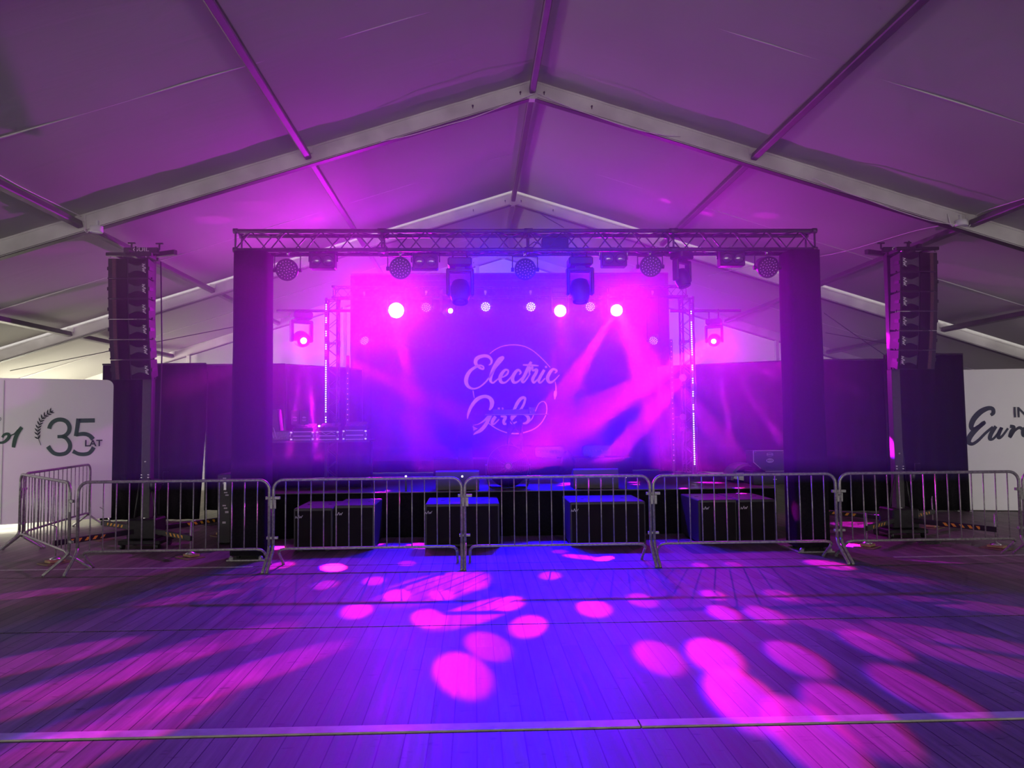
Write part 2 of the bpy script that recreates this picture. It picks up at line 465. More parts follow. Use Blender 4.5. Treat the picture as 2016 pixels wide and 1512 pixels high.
# purlins
for sgq in (0, -3.17, 3.17, -6.3, 6.3, -9.2, 9.2, -12.4, 12.4):
    for i in range(len(FR) - 1):
        x = RX + sgq
        mb = MB()
        zc = zroof(x) - (0.11 if sgq else 0.13) - .03
        rot = Matrix.Rotation(math.atan(SL) * (1 if sgq > 0 else -1 if sgq < 0 else 0), 3, 'Y')
        mb.box((0, 0, 0), (0.09, 4.84, 0.10), rot, bev=0.012)
        o = mb.build('purlin', 'purlin', loc=(x, (FR[i] + FR[i + 1]) / 2, zc)); o['kind'] = 'structure'

# walls
def cloth_wall(name, p0, p1, h0, h1, m, folds=0.05, per=0.55, z0=0.02):
    """hanging cloth from p0 to p1 (x, y), heights h0..h1, wavy in plan; has real thickness"""
    mb = MB(); p0 = Vector((*p0, 0)); p1 = Vector((*p1, 0)); d = p1 - p0; L_ = d.length; d.normalize(); nrm = Vector((-d.y, d.x, 0))
    n = max(8, int(L_ / per * 6)); rows = 7; vs = []
    for side in (0, 1):
        for i in range(n + 1):
            s = L_ * i / n
            for j in range(rows + 1):
                t = j / rows; h = h0 + (h1 - h0) * i / n
                z = z0 + (h - z0) * t
                o = folds * (math.sin(2 * PI * s / per + math.sin(s * 1.7) * 1.3) + .4 * math.sin(s * 3.1 + t * 2)) * (1.1 - .5 * t)
                q = p0 + d * s + nrm * (o + side * 0.006); vs.append((q.x, q.y, z))
    m1 = (n + 1) * (rows + 1); fs = []
    for side in (0, 1):
        for i in range(n):
            for j in range(rows):
                a = side * m1 + i * (rows + 1) + j; b = a + rows + 1
                fs.append((a, b, b + 1, a + 1) if side else (a, a + 1, b + 1, b))
    for i in range(n):
        for j in (0, rows):
            a = i * (rows + 1) + j; b = a + rows + 1; fs.append((a, b, b + m1, a + m1))
    for j in range(rows):
        for i in (0, n):
            a = i * (rows + 1) + j; fs.append((a, a + 1, a + 1 + m1, a + m1))
    mb.add(vs, fs, True)
    return mb, m
ze = zroof(RX + HALF)
for nm, x, segs in (('wall_left', RX - HALF + .15, ((-10, 8.3), (10.9, 15.9), (19.7, 19.9))), ('wall_right', RX + HALF - .15, ((-10, 8.3), (10.9, 19.9)))):
    for a, b in segs:
        mb, m_ = cloth_wall(nm, (x, a), (x, b), ze - .1, ze - .1, 'gable', .03, 1.1); tag(mb.build(nm, m_), kind='structure')
    for a, b in ((8.3, 10.9), (15.9, 19.7)):  # forward gaps on both sides added to seat the display fill lights
        if nm == 'wall_right' and a > 12: continue
        mb, m_ = cloth_wall(nm, (x, a), (x, b), ze - .1, ze - .1, 'gable', .03, 1.1, 2.45); tag(mb.build(nm, m_), kind='structure')
# back gable: cloth up to the roof slope
mb = MB(); nx = 220; vs = []; rows = 10
for i in range(nx + 1):
    x = RX - HALF + .2 + (2 * HALF - .4) * i / nx
    for j in range(rows + 1):
        t = j / rows; z = 0.02 + (zroof(x) - 0.12) * t
        y = 20.08 + 0.035 * math.sin(x * 7 + math.sin(x * 1.3) * 2) * (1 - .3 * t) + 0.02 * math.sin(x * 2.3 + t * 3)
        vs.append((x, y, z))
mb.add(vs, [(i * (rows + 1) + j, (i + 1) * (rows + 1) + j, (i + 1) * (rows + 1) + j + 1, i * (rows + 1) + j + 1) for i in range(nx) for j in range(rows)], True)
tag(mb.build('wall_back', 'gable'), kind='structure')
for x in (-7.9, -3.6, RX - .75, 4.4, 8.6):
    zt = zroof(x) - .25
    tag(MB().box((0, 0, zt / 2), (0.1, 0.1, zt), bev=.01).build('wall_post', 'rafter', loc=(x, 19.88, 0)), kind='structure')

# floor: panels with real joints
yS = [atz(1008, q).y for q in (1431, 1229, 1123.5, 1108)]
Y1, Y2, Y3, Y4 = yS
edges = [(-10, Y1 - .055), (Y1 + .055, Y2 - .012), (Y2 + .012, Y3 - .011), (Y3 + .011, Y4 - .012), (Y4 + .012, 12.55), (12.56, 21)]
for a, b in edges:
    mb = MB(); mb.box((0, (a + b) / 2, -0.02), (26, b - a, 0.04))
    o = mb.build('floor', 'floor'); tag(o, kind='structure')
mb = MB(); mb.box((0, 5.5, -0.09), (26, 31, 0.04)); tag(mb.build('floor_base', 'carpet'), kind='structure')
x0 = -13
for k in range(4):
    w_ = (6.1, 7.9, 6.4, 5.5)[k]
    tag(MB().box((x0 + w_ / 2, Y1, -0.006), (w_ - .006, 0.10, 0.03), bev=.003).build('trim_%d' % (k + 1), 'strip'), kind='structure')
    x0 += w_
for k, (a, b) in enumerate(((-13, -2.9), (5.6, 13))):
    tag(MB().box(((a + b) / 2, Y4, 0.001), (b - a, 0.05, 0.006)).build('trim_%d' % (k + 5), 'steel_plate'), kind='structure')

# ================================================================== CROWD BARRIERS
def make_barrier(L_=2.42):
    t = thing('crowd_barrier', (0, 0, 0))
    h = L_ / 2; top = 1.135; r = 0.02; R_ = 0.13
    def arc(cx, cz, a0, a1, n=6): return [(cx + R_ * math.cos(a0 + (a1 - a0) * i / n), 0, cz + R_ * math.sin(a0 + (a1 - a0) * i / n)) for i in range(n + 1)]
    pts = [(-h, 0, 0.27)] + arc(-h + R_, top - R_, PI, PI / 2) + arc(h - R_, top - R_, PI / 2, 0) + [(h, 0, 0.27)]
    MB().tube(pts, r, 10).build('frame_tube', 'steel', t)
    MB().tube([(-h + .07, 0.02, .215), (-h + .10, 0, .245), (-h + .16, 0, .255), (h - .16, 0, .255), (h - .10, 0, .245), (h - .07, 0.02, .215)], 0.0175, 8).build('bottom_rail', 'steel', t)
    for sg in (-1, 1):
        MB().tube([(sg * h, 0, .30), (sg * h, -.012, .25), (sg * h, -.05, .20), (sg * h, -.27, .02), (sg * h, -.275, 0.0)], [r, r, r, r, r * 1.1], 9).build('leg', 'steel', t)
        MB().tube([(sg * (h - .07), 0.02, .215), (sg * (h - .065), .06, .18), (sg * (h - .06), .27, .02), (sg * (h - .06), .275, 0.0)], [.0175, .018, .018, .02], 9).build('leg', 'steel', t)
    n = 14
    for i in range(n):
        x = -h + .155 + (2 * h - .31) * i / (n - 1)
        MB().tube([(x, 0, .262), (x, 0, top - .01)], 0.0078, 6).build('bar', 'steel', t)
    c = MB()
    c.box((h + .05, -.004, .905), (.17, .012, .035), bev=.003).box((h + .05, .02, .905), (.17, .012, .035), bev=.003)
    c.box((h - .04, .008, .905), (.012, .036, .035))
    c.build('coupling', 'steel_plate', t)
    c = MB()
    c.box((h + .045, -.004, .395), (.13, .012, .03), bev=.003).box((h + .045, .02, .395), (.13, .012, .03), bev=.003)
    c.box((h - .025, .008, .395), (.012, .036, .034))
    c.build('coupling', 'steel_plate', t)
    p = MB().box((h + .046, -.012, .825), (.085, .006, .115), bev=.002)
    p.build('label_plate', 'steel_plate', t)
    return t
YB = 9.3
B0 = make_barrier()
def place_barrier(p, q, label, first=False):
    c = ((p[0] + q[0]) / 2, (p[1] + q[1]) / 2, 0); rz = math.atan2(q[1] - p[1], q[0] - p[0])
    b = B0 if first else dup(B0)
    b.location = c; b.rotation_euler = (0, 0, rz); b['label'] = label; b['category'] = 'barrier'; b['group'] = 'steel crowd barriers'
    return b
def xb(px, Y=YB): return at(px, 1000, Y).x
spans = [(157, 527, 'steel crowd barrier in front of the speaker tower beside the white 35 LAT display'),
         (538, 909, 'steel crowd barrier in front of the keyboard and player table side of the stage'),
         (919, 1276, 'steel crowd barrier in the middle, in front of the round drum fan'),
         (1288, 1645, 'steel crowd barrier in front of the oval stickered flight case, W plate at its end'),
         (1658, 2004, 'steel crowd barrier in front of the white INT display and its speaker tower')]
for i, (a, b, lb) in enumerate(spans):
    bb = place_barrier((xb(a), YB), (xb(b), YB), lb, i == 0)
    if i == 3: text('plate_letter', 'W', .045, 'dark_green', bb, (1.21 + .046, -.017, .855), (PI / 2, 0, 0), off=.001)
place_barrier((xb(2016), YB), (xb(2016) + 2.42, YB + .1), 'steel crowd barrier cut off by the right edge of the picture')
pA = (xb(38, 11.0), 11.0)
pB = (xb(146, 9.3) , 9.22)
place_barrier(pA, pB, 'steel crowd barrier running slantwise away at the end of the row')
place_barrier((-7.12, 13.45), (pA[0] + .03, 11.06), 'steel crowd barrier standing close in front of the 35 LAT display')

# ================================================================== SPEAKER TOWERS AND LINE ARRAYS
def badge(parent, loc, s, rot=0, m='logo_white'):
    mb = MB()
    def fn(a, b, d):
        a, b = a * math.cos(rot) - b * math.sin(rot), a * math.sin(rot) + b * math.cos(rot)
        return (a * s, -d, b * s)
    for st in ([(-.5, -.18, .08), (-.42, .15, .08)], [(-.42, .1, .07), (-.25, -.15, .09)], [(-.25, -.18, .08), (0, .28, .1)], [(0, .28, .09), (.08, -.15, .09)],
               [(.08, -.15, .1), (.28, .12, .1)], [(.28, .12, .08), (.3, -.12, .09)], [(.3, -.14, .1), (.55, .25, .08)]):
        ribbon(mb, st, fn, .004, 0)
    return mb.build('badge', m, parent, loc)

def tower(loc, angs, mir, label):
    t = thing('lifting_tower', loc, 0, label, 'speaker tower', 'speaker lifting towers')
    MB().box((0, 0, 1.38), (.135, .135, 2.5), bev=.008).build('mast', mat('dull grey mast', (.085, .08, .085), .5, .3, noise=(.07, .066, .07)), t)
    MB().box((0.0, .02, 3.5), (.105, .105, 2.0), bev=.006).build('inner_mast', 'black_metal', t)
    b = MB(); b.box((0, 0, .30), (.42, .40, .30), bev=.02).box((0, 0, .11), (.62, .5, .06), bev=.01)
    for sx in (-.26, .26):
        for sy in (-.2, .2): b.lathe([(.05, -.02), (.05, .02)], (sx, sy, .05), (1, 0, 0), 14)
    b.build('base_carriage', 'black_metal', t)
    w_ = MB(); w_.lathe([(.09, -.05), (.09, .05)], (.15, -.05, .95), (1, 0, 0), 16).tube([(.2, -.05, .95), (.26, -.05, .95), (.26, -.05, 1.14), (.34, -.05, 1.14)], .008, 6)
    w_.build('winch', 'black_metal', t)
    s = MB()
    for q in (-1, 1): s.tube([(q * .2, -.03, .2), (q * .075, -.07, 1.05)], .014, 6)
    s.build('brace', 'black_metal', t)
    k = MB()
    for (x, z) in ((-.05, 1.06), (-.05, 1.10), (.05, 1.06), (.05, 1.10), (0, 1.3), (-.10, 1.0), (.12, 1.0), (0, .45)):
        k.lathe([(.014, 0), (.014, .01), (.006, .014)], (x, -.07, z), (0, -1, 0), 8)
    k.build('bolt', 'chrome', t)
    for a in angs:
        a = math.radians(a)
        R4 = Matrix.Rotation(a, 4, 'Z')
        leg = thing('outrigger', (0, 0, .27), a); leg.parent = t
        MB().box((.78, 0, 0), (1.16, .05, .075), bev=.006).build('stripe_beam', 'stripe', leg)
        MB().tube([(1.33, 0, .22), (1.33, 0, -.215)], .011, 8).tube([(1.33, 0, .22), (1.40, .02, .25)], .007, 5).build('screw_jack', 'steel', leg)
        MB().lathe([(.07, -.218), (.07, -.208), (.03, -.19), (.012, -.17)], (1.33, 0, 0), n=14).build('foot_plate', 'chrome', leg)
        MB().box((1.34, .01, -.235), (.20, .14, .032), bev=.003).build('wood_block', 'wood_block', leg)
        MB().box((1.33, .0, -.2625), (.34, .26, .012)).build('base_board', 'plate_wood', leg)
    sg = mir
    h = MB(); zt = 4.53
    h.box((-sg * .10, -.10, zt), (.52, .07, .085), bev=.008)
    h.box((sg * .12, .06, zt - .02), (.62, .07, .075), Matrix.Rotation(-sg * .42, 3, 'Z'), bev=.006)
    h.box((-sg * .18, .02, zt - .09), (.45, .05, .03), Matrix.Rotation(sg * .35, 3, 'Z'))
    h.tube([(-sg * .25, -.10, zt + .04), (-sg * .25, -.10, zt + .11)], .014, 6).tube([(sg * .14, -.03, zt + .03), (sg * .14, -.03, zt + .12)], .014, 6)
    h.box((-sg * .25, -.1, zt + .115), (.11, .03, .02)).box((sg * .14, -.03, zt + .125), (.11, .03, .02))
    h.build('top_arm', 'black_metal', t)
    text('maker_mark', 'GUIL', .078, 'logo_white', t, (-sg * .09, -.142, zt + .004), (PI / 2, 0, 0), off=.0008, sx=1.45)
    text('small_mark', '-- --- --', .03, 'logo_white', t, (-sg * .07, -.145, zt - .065), (PI / 2, 0, 0))
    c = MB(); c.tube([(.12, .07, 4.4), (.15, .09, 3.0), (.13, .08, 1.5), (.18, .0, .5)], .010, 6)
    c.build('signal_cable', 'dark_cable', t)
    return t
TL = at(291, 900, 11.05); TR = at(1765, 900, 11.1)
tower((TL.x, 11.05, 0), (-122, -41, 143, 54), 1, 'black lifting tower with striped outriggers beside the white 35 LAT display')
tower((TR.x, 11.1, 0), (-58, -139, 37, 126), -1, 'black lifting tower with striped outriggers beside the white INT display')

def make_cab(mir):
    """one line array cabinet, 0.60 wide, 0.30 high; mir=1 horn towards +x"""
    t = thing('line_array_speaker', (0, 0, 0))
    W, H, D = .58, .290, .33
    mb = MB()
    mb.prism([(-W / 2, 0), (W / 2, 0), (W / 2 - .05, D), (-W / 2 + .05, D)], -H / 2, H / 2, lambda a, b, d: (a, b, d + (b * -.06 if d > 0 else b * .06)))
    mb.box((-W / 2 - .008, .06, 0), (.016, .12, .05)).box((W / 2 + .008, .06, 0), (.016, .12, .05))
    mb.build('cabinet', 'black_plastic', t)
    X = lambda f: mir * (-W / 2 + W * f)
    def pl(name, f0, f1, z0, z1, y, th, m):
        MB().box(((X(f0) + X(f1)) / 2, y, (z0 + z1) / 2 * H), (abs(X(f1) - X(f0)), th, (z1 - z0) * H), bev=.002).build(name, m, t)
    pl('woofer_grille', .22, .475, -.48, .48, -.006, .012, 'grille')
    pl('side_port', .105, .195, -.47, .47, -.004, .008, 'grille_red')
    pl('horn_grille', .50, .965, -.47, .47, -.004, .008, 'grille')
    # bow-tie shaped horn mouth
    g = MB(); n = 12; pts = []
    for i in range(n + 1):
        f = .515 + .43 * i / n; a = math.sin(PI * i / n) ** 1.3
        pts.append((X(f), (.26 - .14 * a) * H))
    poly = pts + [(p, -q) for p, q in reversed(pts)]
    g.prism(poly, 0, .010, lambda a, b, d: (a, -.006 - d, b)); g.build('horn_mouth', 'horn_grey', t)
    tr = MB()
    for z in (-.465, .465):
        for i in range(14): tr.box((X(.515 + .0325 * i), -.010, z * H), (.008, .005, .005))
    tr.tube([(X(.50), -.009, -.47 * H), (X(.50), -.009, .47 * H)], .0025, 4)
    tr.build('grille_edge', 'horn_grey', t)
    badge(t, (X(.90), -.022, 0), .12, -PI / 2)
    k = MB()
    k.lathe([(.012, 0), (.012, .02)], (-W / 2 - .014, .06, -H * .46), (-1, 0, 0), 8).lathe([(.012, 0), (.012, .02)], (W / 2 + .014, .06, -H * .46), (1, 0, 0), 8)
    k.build('lock_pin', 'black_metal', t)
    return t
names = ['topmost', 'second from the top', 'third from the top', 'fourth from the top', 'fifth from the top', 'lowest']
def array(px, Y, ztop, mir, side):
    X = at(px, 600, Y).x
    fb = thing('array_frame', (X, Y, ztop + .03), 0, 'black flying frame holding the speaker column over the %s' % side, 'rigging frame')
    m = MB()
    m.box((0, .03, .035), (.66, .06, .05), bev=.005).box((0, .36, .035), (.56, .05, .05), bev=.005)
    for q in (-.24, .24): m.box((q, .2, .035), (.04, .36, .045))
    m.box((0, .2, .06), (.06, .5, .06)).tube([(0, .22, .08), (0, .22, .20)], .012, 6)
    m.build('fly_bar', 'black_metal', fb)
    p = MB()
    for q in (-.26, .26): p.lathe([(.012, 0), (.012, .015)], (q, .0, -.012), (0, -1, 0), 8)
    p.build('pin', 'chrome', fb)
    base = make_cab(mir); y = Y; z = ztop; tilt = 0
    for i in range(6):
        c = base if i == 0 else dup(base)
        ang = math.radians((1.5, 3, 4.5, 6, 8, 10)[i])
        h = .2975
        cz = z - h / 2 * math.cos(ang); cyy = y + h / 2 * math.sin(ang)
        c.location = (X, cyy, cz); c.rotation_euler = (ang, 0, 0)
        z -= h * math.cos(ang); y += h * math.sin(ang)
        c['label'] = '%s cabinet of the column on %s' % (names[i], side)
        c['category'] = 'speaker'; c['group'] = 'hanging line array speakers'
        if i >= 4:
            pass
array(251, 10.45, 4.295, 1, 'the tower by the 35 LAT display')
array(1812, 10.50, 4.37, -1, 'the tower by the INT display')

# ================================================================== STAGE
SZ = .73; SY = 11.6
st = thing('stage', (.5, SY, 0), 0, 'black stage deck with cloth skirt behind the crowd barriers', 'stage')
MB().box((0, 2.43, SZ - .04), (8.9, 4.74, .08), bev=.006).build('deck', 'deck', st)
mb, m_ = cloth_wall('s', (-4.45, .02), (4.45, .02), SZ - .012, SZ - .012, 'black_cloth', .012, .35, .01)
mb.build('skirt', 'black_cloth', st)
for x in (-4.2, -2.1, 0, 2.1, 4.2):
    for y in (.3, 2.4, 4.5): MB().tube([(x, y, 0), (x, y, SZ - .08)], .024, 8).build('leg', 'truss', st)
rs = thing('stage_riser', at(1050, 900, 15.0), 0, 'low black riser across the back of the stage under the banner', 'stage')
rs.location = (at(1050, 900, 15.0).x, 15.5, SZ)
MB().box((0, 0, .17), (4.2, 1.0, .34), bev=.006).build('deck', 'black_cloth', rs)

# bass cabinets
def make_sub(w_, label, X, Y, ht=.64, badges=(-.5,), dp=.92):
    t = thing('bass_speaker', (X, Y, 0), 0, label, 'speaker', 'bass speakers in front of the stage')
    c = MB(); c.box((0, dp / 2 + .02, ht / 2 + .012), (w_, dp, ht - .02), bev=.012)
    c.build('cabinet', 'sub_top', t)
    g = MB(); g.box((0, .008, ht / 2 + .01), (w_ - .05, .02, ht - .09), bev=.005); g.build('grille', 'grille', t)
    f = MB()
    for sx in (-1, 1):
        for q in (.1, dp - .08): f.box((sx * (w_ / 2 - .08), q, .01), (.07, .07, .02))
    f.build('foot', 'black_plastic', t)
    for b in badges: badge(t, (b, -.006, ht - .12), .10, 0, 'sticker')
    r = MB()
    for q in (-w_ * .28, w_ * .28): r.lathe([(.035, 0), (.035, .004), (.02, .006)], (q, dp * .55, ht + .002), n=14)
    r.build('top_socket', 'black_plastic', t)
    return t
def subx(a, b, Y, *r, **k):
    x0, x1 = at(a, 1000, Y).x, at(b, 1000, Y).x
    return make_sub(x1 - x0 - .01, r[0], (x0 + x1) / 2, Y, *r[1:], **k)
subx(577, 655, 10.50, 'bass speaker furthest from the fan, in front of the player table', .62, (-.20,))
subx(657, 737, 10.58, 'bass speaker with bright blue top next to the one below the player table', .645, (-.22,))
subx(836, 984, 10.60, 'wide bass speaker with bright blue top in front of the drum fan', .645, (-.50,))
subx(1122, 1272, 10.60, 'wide bass speaker between the fan and the pink spotted pair', .65, (-.50,))
subx(1375, 1452, 10.62, 'bass speaker with magenta light spots on its top', .655, (-.19,))
subx(1453, 1528, 10.62, 'bass speaker behind the W plate barrier, dull violet top', .655, (-.20,))

# ================================================================== FRONT TRUSS
def box_truss(name, p, q, s, label, cat, r=.029, pitch=.5, m='truss'):
    p = Vector(p); q = Vector(q); d = (q - p); L_ = d.length; d.normalize()
    up = Vector((0, 0, 1)) if abs(d.z) < .9 else Vector((0, 1, 0))
    e = d.cross(up).normalized(); g = e.cross(d).normalized()
    t = thing(name, p, 0, label, cat)
    P = lambda a, i, j: d * a + e * (i * s / 2) + g * (j * s / 2)
    for i in (-1, 1):
        for j in (-1, 1): MB().tube([P(0, i, j), P(L_, i, j)], r, 10).build('chord', m, t)
    b = MB(); n = max(1, round(L_ / pitch)); st_ = L_ / n
    for k in range(n):
        a0, a1 = k * st_ + .02, (k + 1) * st_ - .02; am = (a0 + a1) / 2
        for j in (-1, 1):
            b.tube([P(a0, j, -j), P(am, j, j)], r * .36, 6).tube([P(am, j, j), P(a1, j, -j)], r * .36, 6)
            b.tube([P(a0, -1, j), P(am, 1, j)], r * .36, 6).tube([P(am, 1, j), P(a1, -1, j)], r * .36, 6)
    for a in (.03, L_ - .03) + tuple(k * L_ / 4 for k in (1, 2, 3)):
        for j in (-1, 1):
            b.tube([P(a, j, -1), P(a, j, 1)], r * .5, 6).tube([P(a, -1, j), P(a, 1, j)], r * .5, 6)
    b.build('lacing', m, t)
    c = MB()
    for k in (0, 1, 2, 3, 4):
        a = k * L_ / 4
        for i in (-1, 1):
            for j in (-1, 1): c.tube([P(max(a - .06, 0), i, j), P(min(a + .06, L_), i, j)], r * 1.35, 10)
    c.build('coupler', m, t)
    return t
TY = 10.10
xl, xr = at(459, 450, 9.95).x, at(1608, 450, 9.95).x
box_truss('lighting_truss', (xl, TY, 4.43), (xr, TY, 4.425), .27, 'long box truss spanning the stage front between two cloth covered posts', 'truss')
def post(pa, pb, Y, label):
    xa, xb_ = at(pa, 600, Y - .22).x, at(pb, 600, Y - .22).x; X = (xa + xb_) / 2; W = xb_ - xa
    t = thing('covered_truss_post', (X, Y, 0), 0, label, 'post', 'cloth covered truss posts')
    mb = MB(); vs = []; n = 40; rows = 12
    for j in range(rows + 1):
        z = .07 + 4.20 * j / rows; k_ = 1.0 - .05 * j / rows
        for i in range(n):
            a = 2 * PI * i / n; c, s = math.cos(a), math.sin(a)
            q = (abs(c) ** 8 + abs(s) ** 8) ** (-1 / 8)
            rr = W / 2 * k_ * q * (1 + .012 * math.sin(i * 2.4 + j * .35) + .008 * math.sin(j * 1.3 + i))
            vs.append((rr * c, rr * s, z))
    fs = [(j * n + i, j * n + (i + 1) % n, (j + 1) * n + (i + 1) % n, (j + 1) * n + i) for j in range(rows) for i in range(n)]
    fs.append(tuple(rows * n + i for i in range(n)))
    mb.add(vs, fs, True); mb.build('cloth_cover', 'black_cloth', t)
    s = .27 / 2; ch = MB()
    for i in (-1, 1):
        for j in (-1, 1): ch.tube([(i * s, j * s, .0), (i * s, j * s, 4.28)], .025, 8)
    ch.build('truss_core', 'truss', t)
    f = MB(); f.box((0, 0, .012), (.52, .52, .02), bev=.003)
    for i in (-1, 1): f.lathe([(.03, .02), (.03, .05), (.012, .07)], (i * .2, -.24, 0), n=10)
    f.build('base_plate', 'steel', t)
post(455, 524, TY, 'black cloth covered truss post beside the player table')
post(1557, 1622, TY, 'black cloth covered truss post beside the oval stickered flight case')

# ------------------------------------------------------------------ lamps
def dots(n_rings, r, br, c, ax, h, mb):
    Q = Vector((0, 0, 1)).rotation_difference(Vector(ax).normalized())
    P = [(0, 0)]
    for k in range(1, n_rings + 1):
        for i in range(6 * k):
            a = 2 * PI * i / (6 * k) + k * .3; P.append((r * k / n_rings * math.cos(a), r * k / n_rings * math.sin(a)))
    for a, b in P:
        q = Q @ Vector((a, b, h)) + Vector(c)
        mb.lathe([(br, 0), (br * .8, br * .5), (br * .3, br * .8), (0, br * .85)], q, ax, 8)
def par(px, py, Y, R_, aim, top, beads, label, group, rings=3, bead=.0068, Z=None):
    c = at(px, py, Y); aim = Vector(aim).normalized()
    t = thing('par_lamp', c, 0, label, 'stage lamp', group)
    b = MB()
    b.lathe([(R_ * .55, -.20), (R_ * .72, -.19), (R_ * .85, -.08), (R_, -.02), (R_, .03), (R_ * .94, .035), (R_ * .93, .012)], (0, 0, 0), aim, 24)
    b.build('housing', 'black_metal', t)
    g = MB(); g.lathe([(R_ * .93, .008), (R_ * .93, .014)], (0, 0, 0), aim, 24); g.build('lens_plate', 'black_plastic', t)
    d = MB(); dots(rings, R_ * .78, bead, (0, 0, 0), aim, .014, d); d.build('led_bead', beads, t)
    y = MB(); zt = top - c.z; w_ = R_ + .025
    y.tube([(-w_, .03, -.0), (-w_, .03, zt - .06), (w_, .03, zt - .06), (w_, .03, 0)], .010, 6)
    y.lathe([(.03, -.02), (.03, .02)], (-w_, .03, 0), (1, 0, 0), 10).lathe([(.03, -.02), (.03, .02)], (w_, .03, 0), (1, 0, 0), 10)
    y.build('yoke', 'black_metal', t)
    cl = MB(); cl.tube([(0, .03, zt - .06), (0, .03, zt + .02)], .018, 8).box((0, .03, zt + .01), (.05, .05, .06), bev=.006)
    cl.build('clamp', 'chrome', t)
    return t
ZT = 4.28
g1 = 'round led lamps under the front truss'
par(565, 531, 10.0, .155, (.0, -1, -.35), ZT, 'led_glint', 'round black led lamp under the front truss nearest the player table post', g1)
par(788, 528, 10.05, .155, (.05, -1, -.3), ZT, 'led_glint', 'round led lamp under the front truss lost in haze above the brightest magenta light', g1)
par(1034, 530, 10.05, .155, (0, -1, -.4), ZT, 'led_glint', 'round black led lamp under the middle of the front truss', g1)
par(1281, 524, 10.05, .155, (-.05, -1, -.3), ZT, 'led_glint', 'round led lamp under the front truss beyond the twin lamp with lit bracket', g1)
par(1512, 526, 10.0, .155, (.1, -1, -.4), ZT, 'led_glint', 'round black led lamp under the front truss nearest the flight case post', g1)
def blinder(px, py, Y, label, hot=False):
    c = at(px, py, Y); t = thing('twin_blinder_lamp', c, 0, label, 'stage lamp', 'twin blinder lamps under the front truss')
    MB().box((0, .08, 0), (.36, .16, .22), bev=.012).build('housing', 'black_metal', t)
    for sx in (-.085, .085):
        l = MB(); l.lathe([(.078, 0), (.074, .018), (.055, .034), (.03, .043), (0, .046)], (sx, -.002, 0), (0, -1, -.1), 20); l.build('lens', 'glass_lens', t)
        MB().lathe([(.088, -.005), (.088, .012), (.080, .014), (.079, .0)], (sx, -.002, 0), (0, -1, -.1), 20).build('bezel', 'black_plastic', t)
    y = MB(); zt = ZT - c.z
    y.tube([(-.2, .08, 0), (-.2, .08, .14), (.2, .08, .14), (.2, .08, 0)], .010, 6); y.build('yoke', 'chrome' if hot else 'black_metal', t)
    MB().tube([(0, .08, .14), (0, .08, max(zt, .16) + .02)], .016, 8).box((0, .08, max(zt, .16)), (.05, .05, .05), bev=.005).build('clamp', 'chrome', t)
blinder(634, 513, 10.0, 'twin lens lamp under the truss next to the lamp by the player table post')
blinder(837, 514, 10.05, 'twin lens lamp under the truss between the table side and the middle')
blinder(1210, 509, 10.0, 'twin lens lamp with shining bracket under the truss', True)
blinder(1443, 508, 10.0, 'twin lens lamp with clear glass lenses next to the flight case post lamp')

def moving_head(loc, aim, label, lens='glass_lens', s=1.0, top=None, group=None, lr=.075):
    """hanging moving head: base on top, yoke, head"""
    t = thing('moving_head_lamp', loc, 0, label, 'stage lamp', group)
    aim = Vector(aim).normalized()
    if abs(aim.z) > .999: aim = Vector((0.02, -.02, aim.z)).normalized()
    hx = Vector((aim.x, aim.y, 0)); rz = math.atan2(aim.y, aim.x) + PI / 2 if hx.length > .05 else 0
    Rz = Matrix.Rotation(rz, 3, 'Z')
    MB().box((0, 0, .36 * s), (.30 * s, .26 * s, .11 * s), Rz, bev=.02 * s).box((0, 0, .29 * s), (.12 * s, .12 * s, .04 * s), Rz).build('base', 'black_plastic', t)
    y = MB()
    for q in (-1, 1): y.box(Rz @ Vector((q * .15 * s, 0, .12 * s)), (.045 * s, .12 * s, .34 * s), Rz, bev=.015 * s)
    y.box((0, 0, .265 * s), (.34 * s, .12 * s, .05 * s), Rz, bev=.015 * s)
    y.build('yoke', 'black_plastic', t)
    hd = MB(); hd.lathe([(.06 * s, -.15 * s), (.10 * s, -.13 * s), (.125 * s, -.05 * s), (.12 * s, .06 * s), (.10 * s, .13 * s), (.098 * s, .145 * s), (.085 * s, .146 * s), (.083 * s, .13 * s)], (0, 0, 0), aim, 22)
    hd.build('head', 'black_plastic', t)
    l = MB(); l.lathe([(lr * s, 0), (lr * .8 * s, .012 * s), (lr * .4 * s, .02 * s), (0, .022 * s)], aim * .134 * s, aim, 20); l.build('lens', lens, t)
    if top is not None:
        zt = top - loc[2]
        cl = MB()
        for q in (-.09, .09): cl.tube([Rz @ Vector((q * s, 0, .40 * s)), Rz @ Vector((q * s, 0, zt))], .015, 8)
        cl.build('clamp', 'black_metal', t)
    return t
g2 = 'moving heads under the front truss'
moving_head(at(906, 575, 10.1), (0, -.35, -1), 'unlit moving head hanging under the front truss beside the middle par lamp', top=ZT, s=1.15, group=g2)
moving_head(at(1142, 573, 10.1), (0, -.2, -1), 'unlit moving head hanging under the front truss above the second bright light', top=ZT, s=1.15, group=g2)
moving_head(at(1343, 548, 10.1), (.2, -.3, -1), 'unlit moving head under the front truss with magenta rim light', top=ZT, s=.9, group=g2)
cb = thing('power_box', at(1092, 482, TY), 0, 'small dark power box fixed inside the front truss', 'box')
MB().box((0, 0, 0), (.38, .2, .16), bev=.01).build('housing', 'black_metal', cb)
MB().tube([(-.19, 0, 0), (-.3, -.05, .03), (-.42, -.05, -.06), (-.5, 0, -.05)], .008, 6).build('cord', 'dark_cable', cb)

